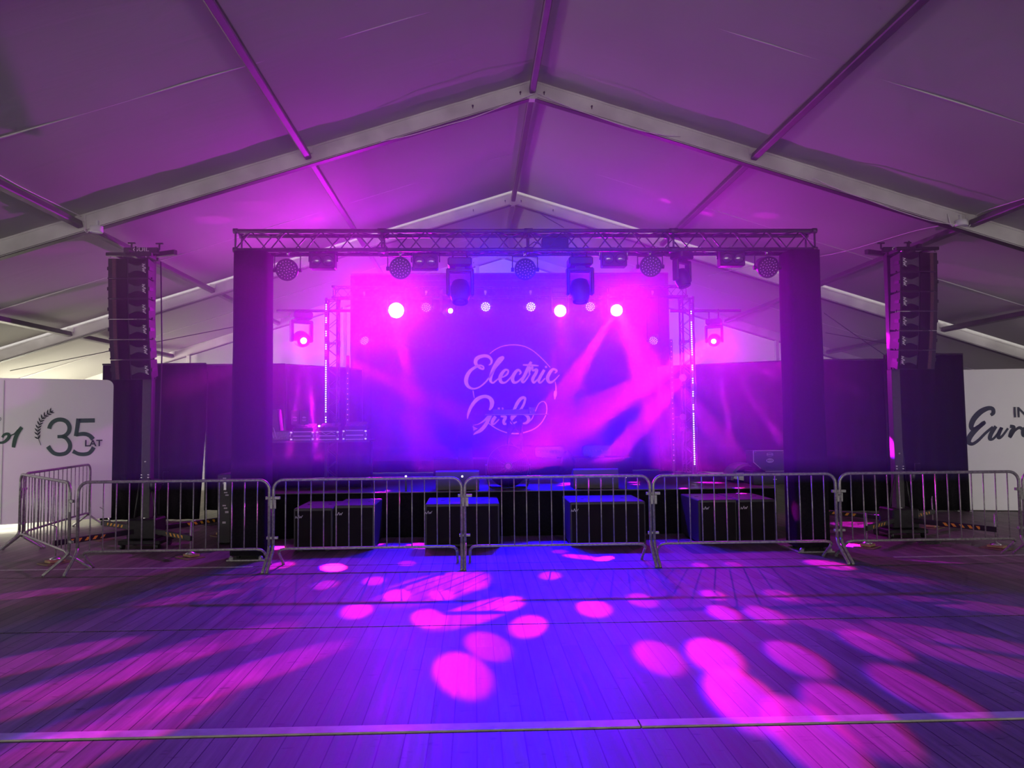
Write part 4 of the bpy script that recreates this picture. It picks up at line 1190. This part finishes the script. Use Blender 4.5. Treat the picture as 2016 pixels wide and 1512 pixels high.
t = thing('covered_speaker_stand', (at(916, 850, 14.6).x, 14.6, SZ), 0, 'tall dark cloth covered shape left of the script ring', 'stand')
zz = hz(916, 832, 14.6) - SZ
mb = MB(); n = 24; vs = []
for j in range(9):
    z = .02 + zz * j / 8; rr = .15 + .015 * math.sin(j * 1.2) - (.05 if j == 8 else 0)
    for i in range(n): q = 2 * PI * i / n; vs.append((rr * math.cos(q) * (1 + .05 * math.sin(i * 1.6)), rr * .8 * math.sin(q), z))
mb.add(vs, [(j * n + i, j * n + (i + 1) % n, (j + 1) * n + (i + 1) % n, (j + 1) * n + i) for j in range(8) for i in range(n)] + [tuple(8 * n + i for i in range(n))], True)
mb.build('cloth_cover', 'black_cloth', t); MB().lathe([(.16, 0), (.16, .02), (.03, .04)], n=16).build('base', 'black_metal', t)

# road case with oval stickers, gear below it
Y = 12.2
a, b = at(1484, 925, Y), at(1545, 887, Y); W = b.x - a.x; zc0 = at(1500, 928, Y).z; H = b.z - zc0
t = thing('flight_case', ((a.x + b.x) / 2, Y, zc0), 0, 'upright flight case lid with three oval stickers and pale edges', 'case')
o_ = W / 2
poly = [(-o_, H), (o_, H), (o_, 0), (-o_ + .20, 0), (-o_ + .12, .05), (-o_, H * .45)]
MB().prism(poly, 0, .35, lambda x, z, d: (x, d, z)).build('case', 'case_panel', t)
e = MB()
for p, q in (((-o_, H), (o_, H)), ((o_, H), (o_, 0)), ((-o_, H), (-o_, H * .45)), ((-o_, H * .45), (-o_ + .12, .05)), ((-o_ + .20, 0), (o_, 0))):
    e.tube([(p[0], -.004, p[1]), (q[0], -.004, q[1])], .007, 6)
e.build('edge_trim', 'sticker', t)
k = MB()
for sx in (-1, 1): k.lathe([(.014, 0), (.012, .01), (0, .016)], (sx * (o_ - .03), -.004, H - .03), (0, -1, 0), 12)
k.build('corner', 'chrome', t)
for z, fill, wd in ((H - .065, False, .058), (H - .17, True, .065)):
    s = MB()
    pts = [(wd * math.cos(q * PI / 12), z + wd * .58 * math.sin(q * PI / 12)) for q in range(24)]
    if fill: s.prism(pts, 0, .003, lambda x, y, d: (x + .01, -.003 - d, y))
    else: s.tube([(x + .01, -.005, y) for x, y in pts], .0022, 5, closed=True)
    s.build('oval_sticker', 'sticker', t)
    text('sticker_text', 'BOCK', .042, 'case_panel' if fill else 'sticker', t, (.01, -.009, z), (PI / 2, 0, 0), off=.0012, sx=.9)
s = MB(); s.tube([(x, -.005, z) for x, z in ((-.07, .075), (.09, .075), (.09, .035), (-.07, .035))], .003, 5, closed=True); s.build('oval_sticker', 'horn_grey', t)
text('sticker_text', 'COMBAK', .028, 'horn_grey', t, (.01, -.008, .055), (PI / 2, 0, 0))
W2 = at(1560, 940, Y).x - at(1482, 940, Y).x
t2 = thing('amplifier_case', (at(1521, 940, Y).x, Y - .02, SZ), 0, 'low dark case with two pale handles under the stickered flight case', 'case')
h2 = zc0 - SZ - .005
MB().box((0, .22, h2 / 2), (W2, .44, h2), bev=.008).build('case', 'case_panel', t2)
for k in (.72, .40):
    MB().box((.03, -.006, h2 * k), (.07, .02, .022), bev=.006).build('handle', 'chrome', t2)
e = MB(); e.tube([(-W2 * .42, -.004, h2 * .9), (W2 * .42, -.004, h2 * .9)], .004, 5).tube([(-.22, -.004, h2 * .8), (-.2, -.004, h2 * .62), (-.12, -.004, h2 * .6), (-.1, -.004, h2 * .8)], .004, 5)
e.tube([(.16, -.004, h2 * .8), (.18, -.004, h2 * .6), (.24, -.004, h2 * .62), (.27, -.004, h2 * .8)], .004, 5)
e.build('edge_trim', 'horn_grey', t2)
t = thing('arched_case_lid', (at(1452, 930, 12.9).x, 12.9, SZ), 0, 'curved dark lid catching blue light beside the stickered flight case', 'lid')
pts = []
for k in range(9):
    q = PI * (.98 - .60 * k / 8); pts.append((.32 * math.cos(q) + .12, .32 * math.sin(q) + .02))
inn = [(x * .86 + .02, z * .86) for x, z in pts[::-1]]
MB().prism(pts + inn, -.2, .25, lambda x, z, d: (x, d, z)).build('lid', 'deck', t)
t = thing('stand_pole', (at(1562, 850, 12.8).x, 12.8, SZ), 0, 'thin upright pole with a small cap shelf behind the covered post', 'stand')
zz = hz(1562, 735, 12.8) - SZ
MB().tube([(0, 0, .02), (0, 0, zz)], .012, 8).build('pole', 'black_metal', t)
MB().box((-.04, 0, hz(1555, 852, 12.8) - SZ), (.17, .06, .012)).build('shelf', 'black_metal', t)
b = MB()
for k in range(3): b.tube([(0, 0, .3), (.25 * math.cos(k * 2.1), .25 * math.sin(k * 2.1), .01)], .01, 6)
b.build('leg', 'black_metal', t)
zt_ = hz(1553, 872, 12.8) - SZ
t.name = 'stand_pole'
g = MB(); g.box((-.075, -.02, zt_), (.05, .01, .12), Matrix.Rotation(.15, 3, 'Y'), bev=.01).box((-.07, -.02, zt_ - .11), (.035, .01, .05), Matrix.Rotation(-.3, 3, 'Y')).tube([(0, 0, zt_ + .08), (-.07, -.02, zt_ + .06)], .004, 5)
tg = thing('hanging_tag', (t.location.x, 12.8, SZ), 0, 'dull orange tag hanging from the thin pole above the flight case', 'tag'); g.build('card', 'tag', tg)
t = thing('small_pale_box', (at(1566, 920, 12.0).x, 12.0, SZ), 0, 'small pale box standing beside the low case at the covered post', 'box')
zz = hz(1566, 912, 12.0) - SZ
MB().box((0, .05, zz / 2), (.10, .1, zz), bev=.008).build('body', 'horn_grey', t); MB().box((.015, -.003, zz - .07), (.05, .006, .10)).build('front_label', 'sticker', t)

# rack case behind the covered post at the table side
t = thing('rack_case', (at(430, 1000, 11.2).x + .06, 11.2, 0), 0, 'dark rack case with white cable labels behind the covered post', 'case')
MB().box((.22, .3, .55), (.60, .6, 1.06), bev=.012).build('case', 'case_panel', t)
lb = MB()
for k, (z, h_) in enumerate(((.98, .10), (.80, .02), (.76, .02), (.60, .02), (.56, .02), (.50, .03), (.34, .03))): lb.box((.03 + .02 * (k % 3), -.004, z), (.05, .006, h_))
lb.build('label', 'sticker', t)
w_ = MB()
for sx in (0, .45): w_.lathe([(.04, -.015), (.04, .015)], (sx, .05, .04), (1, 0, 0), 12)
w_.build('caster', 'black_plastic', t)
MB().box((.04, -.006, .9), (.045, .012, .13), bev=.005).build('latch', 'chrome', t)
# coiled cables on the floor
def coil(x, y, r, label, z=.02, n=3, m='dark_cable'):
    pts = []
    for i in range(n * 16): a = i * PI / 8; rr = r * (1 + .06 * math.sin(i * .7)); pts.append((rr * math.cos(a), rr * .8 * math.sin(a), .014 + .012 * i / 8))
    pts += [(r * 1.3, .1, .012), (r * 2.0, .35, .012)]
    o = MB().tube(pts, .011, 6).build('cable_coil', m, loc=(x, y, 0)); return tag(o, label, 'cable')
p = atz(1828, 1072); coil(p.x, p.y, .16, 'black cable coil lying on the floor behind the barrier by the INT display')
p = atz(410, 1040); coil(p.x, p.y + .3, .18, 'black cable coil lying between the tower outriggers and the covered post')

# ================================================================== DISPLAY WALLS
def display(A, Bp, z0, z1, name, label, round_left, round_right):
    """A, Bp: (x, y) ends on the ground; returns (thing, fn)"""
    A = Vector((*A, 0)); Bp = Vector((*Bp, 0)); d = (Bp - A); L_ = d.length; d.normalize()
    nrm = Vector((d.y, -d.x, 0))
    t = thing(name, A, math.atan2(d.y, d.x), label, 'display')
    r = .12
    def corner(cx, cz, a0, a1): return [(cx + r * math.cos(a0 + (a1 - a0) * i / 6), cz + r * math.sin(a0 + (a1 - a0) * i / 6)) for i in range(7)]
    poly = []
    poly += corner(L_ - r, z1 - r, 0, PI / 2) if round_right else [(L_, z1)]
    poly += corner(r, z1 - r, PI / 2, PI) if round_left else [(0, z1)]
    poly += [(0, z0), (L_, z0)]
    MB().prism(poly, 0, .09, lambda a, b, dd: (a, dd, b)).build('cloth_cover', 'panel_white', t)
    f = MB()
    for q in (.25, L_ - .03 if round_right else L_ - .4):
        f.box((q, .045, .012), (.06, .42, .018), bev=.004).tube([(q, .045, .02), (q, .045, z0 + .02)], .018, 8)
    if round_left: f.box((.03, .045, .012), (.06, .42, .018), bev=.004).tube([(.03, .045, .02), (.03, .045, z0 + .02)], .018, 8)
    f.build('foot', 'chrome', t)
    loc = t.matrix_world
    Minv = (Matrix.Translation(A) @ Matrix.Rotation(math.atan2(d.y, d.x), 4, 'Z')).inverted()
    def px(a, b, dd=0):
        p = on_plane(a, b, A, nrm); q = Minv @ p; return (q.x, -.002 - dd, q.z)
    return t, px
R1 = at(221, 900, 13.75); L1 = at(0, 900, 12.95)
dv = (L1 - R1); dv.z = 0; dv.normalize(); Lf = R1 + dv * 4.2
tL, fL = display((Lf.x, Lf.y), (R1.x, R1.y), at(100, 1027, 13.3).z, at(100, 746, 13.3).z, 'white_display_wall', 'white cloth display wall printed with green 35 LAT and wheat ear', False, True)
def dl(a, b, d): return fL(a / 9.164, 780 + b / 9.164, d)
strokes('number_print', [
    [(888, 588, 76), (905, 530, 74), (950, 470, 74), (1020, 432, 74), (1085, 422, 74), (1160, 436, 76), (1220, 480, 78), (1254, 560, 78), (1240, 640, 76), (1190, 700, 70), (1120, 726, 62), (1036, 730, 58)],
    [(1120, 728, 60), (1190, 755, 66), (1245, 820, 74), (1266, 890, 76), (1245, 970, 76), (1180, 1030, 72), (1070, 1050, 70), (980, 1030, 70), (920, 980, 74), (866, 905, 84)]], 'green', tL, dl, .004)
strokes('number_print', [[(1712, 436, 76), (1420, 442, 78)], [(1416, 405, 80), (1395, 560, 76), (1368, 722, 74)],
    [(1372, 700, 60), (1430, 688, 68), (1500, 680, 72), (1570, 690, 72), (1630, 722, 74), (1680, 778, 84)]], 'green', tL, dl, .004, 4)
strokes('number_print', [[(1690, 920, 76), (1660, 975, 74), (1600, 1030, 70), (1510, 1048, 68), (1420, 1040, 66), (1360, 1015, 66), (1315, 992, 76)]], 'green', tL, dl, .004)
strokes('script_print', [[(42, 745, 44), (70, 700, 46), (120, 680, 50), (160, 695, 60), (158, 745, 66), (110, 800, 56), (60, 832, 50), (0, 838, 40), (-60, 820, 40)],
    [(170, 760, 20), (205, 705, 22), (260, 680, 26), (330, 610, 40)], [(392, 560, 66), (335, 640, 72), (285, 740, 76), (258, 840, 76), (242, 925, 62)]], 'green', tL, dl, .004)
strokes('ring_mark', [[(-25, 380, 8), (5, 385, 8), (15, 410, 8), (5, 438, 8), (-25, 445, 8)]], 'dark_green', tL, dl, .003)
mb = MB()
stem_ = [(740, 885), (718, 830), (695, 770), (684, 700), (683, 640), (690, 580), (708, 520), (730, 465), (760, 410), (800, 365), (850, 325), (900, 290)]
ribbon(mb, [(x, y, 9) for x, y in stem_], dl, .004)
for i in range(2, 12):
    x, y = stem_[i]; x2, y2 = stem_[i - 1]; dx, dy = x - x2, y - y2; l = math.hypot(dx, dy); dx /= l; dy /= l
    for sg in (-1, 1):
        ca, sa = math.cos(sg * .72), math.sin(sg * .72); ex, ey = dx * ca - dy * sa, dx * sa + dy * ca
        ribbon(mb, [(x, y, 4), (x + ex * 28, y + ey * 28, 24), (x + ex * 55, y + ey * 55, 22), (x + ex * 84, y + ey * 84, 3)], dl, .004)
ribbon(mb, [(900, 290, 5), (925, 278, 20), (965, 262, 4)], dl, .004)
mb.build('wheat_print', 'dark_green', tL)
q = fL(147 + 37, 780 + 852 / 9.164)
text('word_print', 'LAT', .165, 'slate', tL, (q[0], -.012, q[2]), (PI / 2, 0, 0), off=.004, sx=1.0)
for px_, in ((7.5,),):
    a = fL(px_, 800); MB().box((a[0], -.003, 1.4), (.012, .004, 2.55)).build('cloth_seam', 'panel_edge', tL)
L2 = at(1873, 900, 14.0); Rr = at(2016, 900, 13.75); dv = (Rr - L2); dv.z = 0; dv.normalize(); R2 = L2 + dv * 4.2
tR, fR = display((L2.x, L2.y), (R2.x, R2.y), at(1900, 1004, 13.95).z, at(1900, 728, 13.95).z, 'white_display_wall', 'white cloth display wall printed with INT and slanting script', True, False)
def dr(a, b, d): return fR(1600 + a / 3.877, 740 + b / 3.877, d)
strokes('script_print', [
    [(1358, 300, 22), (1378, 282, 30), (1372, 252, 30), (1335, 248, 34), (1280, 275, 42), (1232, 325, 42), (1210, 375, 38), (1218, 405, 30), (1255, 395, 26), (1300, 362, 30), (1318, 352, 22)],
    [(1310, 362, 22), (1255, 400, 38), (1205, 455, 42), (1188, 500, 38), (1215, 520, 26), (1260, 495, 22), (1320, 435, 20), (1375, 390, 20)],
    [(1398, 385, 26), (1362, 440, 32), (1352, 480, 28), (1380, 478, 18), (1420, 430, 18), (1442, 395, 24), (1420, 440, 30), (1418, 472, 26), (1445, 460, 18), (1490, 400, 16)],
    [(1505, 385, 26), (1535, 392, 26), (1515, 430, 30), (1506, 465, 26), (1540, 420, 18), (1575, 395, 22), (1598, 405, 24)],
    [(1640, 385, 22), (1605, 415, 26), (1608, 455, 26), (1645, 450, 20)]], 'slate', tR, dr, .004)
q = fR(2001.5, 740 + 282 / 3.877)
text('word_print', 'INTER', .285, 'slate', tR, (q[0] + .30, -.012, q[2]), (PI / 2, 0, 0), off=.005, sx=.95)

# ================================================================== CEILING LAMPS, CABLES
for (px, py, lb) in ((190, 452, 'round white ceiling spotlight under the rafter above the table side tower'), (1893, 440, 'round white ceiling spotlight under the rafter above the INT side tower')):
    c = at(px, py, 9.86)
    t = thing('ceiling_spotlight', c, 0, lb, 'lamp', 'white spotlights on the rafter')
    MB().lathe([(.05, .055), (.082, .045), (.085, -.03), (.078, -.04), (.074, -.03)], n=24).build('housing', 'white', t)
    MB().lathe([(.073, -.026), (.073, -.022)], n=24).build('glass', mat('lamp glass', (.25, .2, .25), .2), t)
    MB().tube([(-.06, 0, .02), (-.13, 0, -.04), (-.16, 0, -.01), (-.17, .04, .14), (-.15, .08, .18)], .010, 6).build('cord', 'white_cable', t)
    MB().box((0, .03, .09), (.03, .05, .09), bev=.004).build('bracket', 'white', t)
def cable(pts, r, m, label, name='hanging_cable'):
    o = MB().tube(spline([tuple(p) for p in pts], 6), r, 6).build(name, m); return tag(o, label, 'cable')
P = lambda px, py, Y: at(px, py, Y)
cable([P(1054, 183, 9.86), P(985, 211, 9.86), P(930, 232, 9.86), P(880, 246, 9.86), P(810, 266, 9.86), P(750, 278, 9.86)], .0065, 'white_cable', 'white cable sagging under the rafter on the table side of the ridge')
cable([P(1058, 183, 9.86), P(1110, 206, 9.86), P(1170, 228, 9.86), P(1250, 254, 9.86), P(1310, 266, 9.86), P(1340, 268, 9.86)], .0065, 'white_cable', 'white cable sagging under the rafter on the flight case side of the ridge')
cable([P(1600, 350, 9.84), P(1650, 372, 9.84), P(1700, 390, 9.84), P(1760, 412, 9.84), P(1830, 434, 9.84), P(1880, 442, 9.84)], .0065, 'white_cable', 'white cable running down to the ceiling spotlight by the INT tower')
cable([P(1908, 446, 9.84), P(1918, 432, 9.8), P(1932, 418, 9.7), P(2016, 391, 8.6), P(2050, 380, 8.3)], .0065, 'white_cable', 'white cable going out of the picture along the purlin')
cable([P(-20, 334, 8.0), P(45, 370, 8.6), P(110, 402, 9.3), P(160, 426, 9.85)], .0065, 'white_cable', 'white cable along the purlin down to the ceiling spotlight')
cable([P(1395, 542, 15.0), P(1500, 520, 14), P(1640, 500, 12.5), P(1800, 455, 10.6), P(1880, 440, 9.9)], .006, 'white_cable', 'white cable along the purlin behind the INT side tower')
for k, (a, b, c, lb) in enumerate((((20, 730, 16.2), (222, 690, 16.2), (520, 632, 16.2), 'thin dark bracing wire crossing behind the speaker column by the 35 LAT display'),
                                   ((1622, 616, 16.5), (1690, 664, 16.5), (1752, 706, 16.5), 'thin dark bracing wire slanting down behind the covered post'),
                                   ((1040, 405, 15.3), (1075, 428, 15.3), (1110, 448, 15.3), 'thin dark bracing wire beside the far ridge'),
                                   ((1625, 655, 17.0), (1755, 678, 16.6), (1850, 697, 16.2), 'thin dark bracing wire running level behind the INT side tower'))):
    A, Bq, Cq = P(*a), P(*b), P(*c)
    o = MB().tube([A, Bq, Cq], .010, 5).build('bracing_wire', 'dark_cable'); tag(o, lb, 'wire')

# ================================================================== HAZE
def haze_mat(name, dens, aniso, noise=0.0):
    m = bpy.data.materials.new(name); m.use_nodes = True
    nt = m.node_tree; nt.nodes.clear()
    out = nt.nodes.new('ShaderNodeOutputMaterial'); s = nt.nodes.new('ShaderNodeVolumeScatter')
    s.inputs['Color'].default_value = (1, 1, 1, 1); s.inputs['Density'].default_value = dens; s.inputs['Anisotropy'].default_value = aniso
    if noise:
        tc = nt.nodes.new('ShaderNodeTexCoord'); n = nt.nodes.new('ShaderNodeTexNoise'); n.inputs['Scale'].default_value = 1.1; n.inputs['Detail'].default_value = 2
        r = nt.nodes.new('ShaderNodeMapRange'); r.inputs[1].default_value = .35; r.inputs[2].default_value = .7; r.inputs[3].default_value = dens * (1 - noise); r.inputs[4].default_value = dens * (1 + noise)
        nt.links.new(tc.outputs['Object'], n.inputs['Vector']); nt.links.new(n.outputs['Fac'], r.inputs[0]); nt.links.new(r.outputs[0], s.inputs['Density'])
        m.cycles.volume_step_rate = 1
    nt.links.new(s.outputs[0], out.inputs['Volume'])
    return m
HX0, HX1 = -4.9, 6.3
mb = MB()
mb.prism([(HX0 + .8, 1.3), (HX1 - .8, 1.3), (HX1, zroof(HX1) - .36), (RX, ZR - .40), (HX0, zroof(HX0) - .36)], 6.2, 15.95, lambda x, z, d: (x, d, z))
tag(mb.build('haze', haze_mat('coloured haze', .046, .66)), 'coloured haze hanging over and around the stage', 'haze', kind='stuff')

# ================================================================== LIGHT
wd = bpy.data.worlds.new('sky'); sc.world = wd; wd.use_nodes = True
nt = wd.node_tree; bg = nt.nodes['Background']
tc = nt.nodes.new('ShaderNodeTexCoord'); sp = nt.nodes.new('ShaderNodeSeparateXYZ'); nt.links.new(tc.outputs['Generated'], sp.inputs[0])
mr = nt.nodes.new('ShaderNodeMapRange'); mr.inputs[1].default_value = -1; mr.inputs[2].default_value = 1; mr.inputs[3].default_value = 1.0; mr.inputs[4].default_value = 0.45
nt.links.new(sp.outputs['X'], mr.inputs[0]); nt.links.new(mr.outputs[0], bg.inputs['Strength'])
bg.inputs['Color'].default_value = (1.0, 0.93, 0.86, 1)
WORLD = .8
mr.inputs[3].default_value *= WORLD; mr.inputs[4].default_value *= WORLD

def area(name, loc, rot, sx, sy, e, col):
    l = bpy.data.lights.new(name, 'AREA'); l.shape = 'RECTANGLE'; l.size = sx; l.size_y = sy; l.energy = e; l.color = col
    o = bpy.data.objects.new(name, l); C.objects.link(o); o.location = loc; o.rotation_euler = rot; return o
# daylight through the open front of the tent (behind the camera) and through the side door behind the drapes
area('daylight_front_opening', (RX, -9.9, 2.1), (PI / 2, 0, 0), 23, 3.9, 800, (1.0, .96, .88))
area('daylight_side_opening', (RX - HALF + .3, 17.8, 1.25), (0, -PI / 2, 0), 2.2, 3.6, 430, (1.0, .95, .72))

area('display_fill', (RX - HALF + .25, 9.6, 1.25), (PI / 2, 0, -PI / 2 + .85), 2.6, 2.2, 80, (1.0, .96, .88))  # added fill pair turned towards the white display walls, set in the wall gaps
area('display_fill', (RX + HALF - .25, 9.6, 1.25), (PI / 2, 0, PI / 2 - .85), 2.6, 2.2, 55, (1.0, .95, .93))

def spot(name, loc, target, ang, e, col, blend=.3, rad=.05, dots_=None, base=0.0, fringe=.0022):
    l = bpy.data.lights.new(name, 'SPOT'); l.energy = e; l.color = col; l.spot_size = ang; l.spot_blend = blend; l.shadow_soft_size = rad
    o = bpy.data.objects.new(name, l); C.objects.link(o)
    d = (Vector(target) - Vector(loc)).normalized()
    q = d.to_track_quat('-Z', 'Y'); o.rotation_mode = 'QUATERNION'; o.rotation_quaternion = q; o.location = loc
    if dots_:
        l.use_nodes = True; nt = l.node_tree
        em = nt.nodes.get('Emission')
        tc = nt.nodes.new('ShaderNodeTexCoord')
        inv = q.to_matrix().inverted()
        acc = {}
        for ch in ('r', 'b'):
            prev = None
            for (dw, rad_, st_) in dots_:
                dl_ = inv @ Vector(dw).normalized()
                off_ = Vector((fringe if ch == 'b' else -fringe, 0, 0))
                dl_ = (dl_ + off_).normalized()
                vm = nt.nodes.new('ShaderNodeVectorMath'); vm.operation = 'DOT_PRODUCT'
                nt.links.new(tc.outputs['Normal'], vm.inputs[0]); vm.inputs[1].default_value = dl_ * GSIGN
                mr = nt.nodes.new('ShaderNodeMapRange'); mr.inputs[1].default_value = math.cos(rad_ * 1.12); mr.inputs[2].default_value = math.cos(rad_ * .88)
                mr.inputs[3].default_value = 0; mr.inputs[4].default_value = st_
                nt.links.new(vm.outputs['Value'], mr.inputs[0])
                if prev is None:
                    ad = nt.nodes.new('ShaderNodeMath'); ad.operation = 'ADD'; ad.inputs[1].default_value = base
                    nt.links.new(mr.outputs[0], ad.inputs[0])
                else:
                    ad = nt.nodes.new('ShaderNodeMath'); ad.operation = 'ADD'
                    nt.links.new(prev, ad.inputs[0]); nt.links.new(mr.outputs[0], ad.inputs[1])
                prev = ad.outputs[0]
            acc[ch] = prev
        cb_ = nt.nodes.new('ShaderNodeCombineXYZ')
        nt.links.new(acc['r'], cb_.inputs[0]); nt.links.new(acc['b'], cb_.inputs[2])
        g_ = nt.nodes.new('ShaderNodeMath'); g_.operation = 'MULTIPLY'; g_.inputs[1].default_value = .008; nt.links.new(acc['r'], g_.inputs[0]); nt.links.new(g_.outputs[0], cb_.inputs[1])
        nt.links.new(cb_.outputs[0], em.inputs['Color']); em.inputs['Strength'].default_value = 1
    return o
GSIGN = 1
MAG = (.86, .0, 1.0)
rnd = random.Random(3)
def targets(key, pix, r, st_=1.0, z=0.0):
    p = HEADS[key]; out = []
    for (a, b, *rest) in pix:
        d = atz(a, b, z) - p; c = -d.z / d.length
        out.append((d, r * (rest[0] if rest else 1), st_ * min(d.length_squared / c / 230, 3.2) * (rest[1] if len(rest) > 1 else 1)))
    return out
def fan(key, n, lo, hi, st_, a0=0, a1=2 * PI):
    """short beams spread round the lens: the prism effect of the lamp"""
    out = []
    for i in range(n):
        a = a0 + (a1 - a0) * (i + rnd.uniform(-.25, .25) + .5) / n; el = rnd.uniform(lo, hi)
        d = Vector((math.sin(el) * math.cos(a), -math.cos(el), math.sin(el) * math.sin(a)))
        k = rnd.uniform(.5, 1.2)
        out.append((d, rnd.uniform(.018, .06) * (.6 if key in 'DE' else 1), (6 if key in 'DE' else 1.7) * st_ * k * (.04 if d.z > -.02 else 1)))
    return out
GE = 5200
spec = {
 'A': [(780, 1170), (735, 1142), (868, 1170, .9), (905, 1322, 1.1), (840, 1215), (700, 1200), (955, 1268), (640, 1150), (800, 1108)],
 'B': [(1165, 1195, 1.1), (1000, 1186), (935, 1152), (1080, 1132), (1035, 1230), (1260, 1180), (1290, 1290), (1100, 1085)],
 'C': [(1560, 1292, 1.05), (1400, 1288, 1.1), (1710, 1265, 1.05), (1452, 1368, 1.15), (1668, 1405, 1.15), (1802, 1356, 1.15), (1500, 1208), (1420, 1205, .9), (1530, 1170, .9), (1375, 1112, .8), (1440, 1110, .8), (1400, 1170, .8), (1585, 1440, 1.1), (1420, 980, .6)],
 'D': [(1720, 1135), (1900, 1190), (1620, 1190), (1660, 1235), (1850, 1250), (1300, 1110), (1980, 1310), (1000, 1090)],
 'E': [(60, 1300, 1.1), (250, 1315, 1.1), (430, 1262, 1.2), (300, 1385, 1.1), (470, 1330, 1.1), (40, 1380, 1.1), (380, 1175, .9), (60, 1168, .8), (200, 1125, .7), (560, 1300), (150, 1470, 1.2), (480, 1140, .7)],
}
for key, pix in spec.items():
    p = HEADS[key]
    ds = targets(key, pix, .0195, 2.1 if key in 'CE' else 1.5)
    ds += fan(key, {'A': 12, 'B': 4, 'C': 11, 'D': 6, 'E': 11}[key], .7, 1.3, 1.5, *{'A': (2.2, 5.0), 'B': (4.55, 5.75), 'C': (3.9, 7.6), 'D': (4.7, 6.3), 'E': (3.0, 6.2)}[key])
    base = {'A': .008, 'B': .003, 'C': .006, 'D': .003, 'E': .006}[key]
    ge, ga, gw = {'A': (1150, (-.75, -.7, -.08), 125), 'B': (60, (0, -1, -.2), 100), 'C': (560, (.65, -.75, -.15), 120), 'D': (110, (.3, -.8, -.3), 110), 'E': (280, (.15, -.9, -.35), 110)}[key]
    q0 = p + Vector((0, -.03, 0))
    if key in 'AC': spot('glow_front_' + key, q0, q0 + Vector((0, -1, -.1)), math.radians(110), {'A': 430, 'C': 220}[key], MAG, 1.0, .03)
    if key in 'AC': spot('glow_up_' + key, q0, q0 + Vector((0, -.8, .55)), math.radians(150), {'A': 360, 'C': 280}[key], (.62, 0, 1.0), 1.0, .03)
    spot('glow_' + key, q0, q0 + Vector(ga), math.radians(gw), ge, MAG, 1.0, .03)
    spot('gobo_light_' + key, p + Vector((0, -.03, 0)), p + Vector((0, -1, -.35)), 2.75, GE, (1, 1, 1), .1, .03, ds, base)
p = HEADS['a2']; spot('small_head_light', p, p + Vector((-1.2, -1, .15)), 1.4, 200, MAG, .8, .03)
BLUE = (.006, .0, 1.0)
for (px, e, tgt) in ((956, 3100, (.3, 7.5, 0)), (1045, 3100, (1.2, 6.8, 0)), (839, 1800, (-.9, 8.5, 0)), (1162, 1800, (2.4, 8.2, 0))):
    p = at(px, 604, 14.1) + Vector((0, -.06, -.0)); spot('blue_wash', p, tgt, math.radians(74), e, BLUE, .9, .08)
for X, lx in ((-1.9, 1), (3.4, -1)):
    spot('blue_back_wash', (X, 14.2, 3.6), (X * .3 + .5, 15.8, 1.2), math.radians(110), 700, (.01, .0, 1.0), .9, .08)
# added magenta fill from truss height to brighten the banner; truss lamps stay unlit
spot('banner_fill', (at(788, 528, 10).x, 10.2, 4.0), (.5, 15.8, 2.6), math.radians(62), 1000, (1.0, .2, .9), .9, .1)
spot('banner_fill', (at(1281, 528, 10).x, 10.2, 4.0), (1.5, 15.8, 2.6), math.radians(62), 800, (.9, .2, 1.0), .9, .1)

for px, Yt in ((956, 12.3), (1045, 12.6)):
    p = at(px, 604, 14.1) + Vector((0, -.06, -.0)); spot('blue_stage_wash', p, (p.x + .1, Yt, SZ), math.radians(64), 3600, (.0, .0, 1.0), .8, .08)
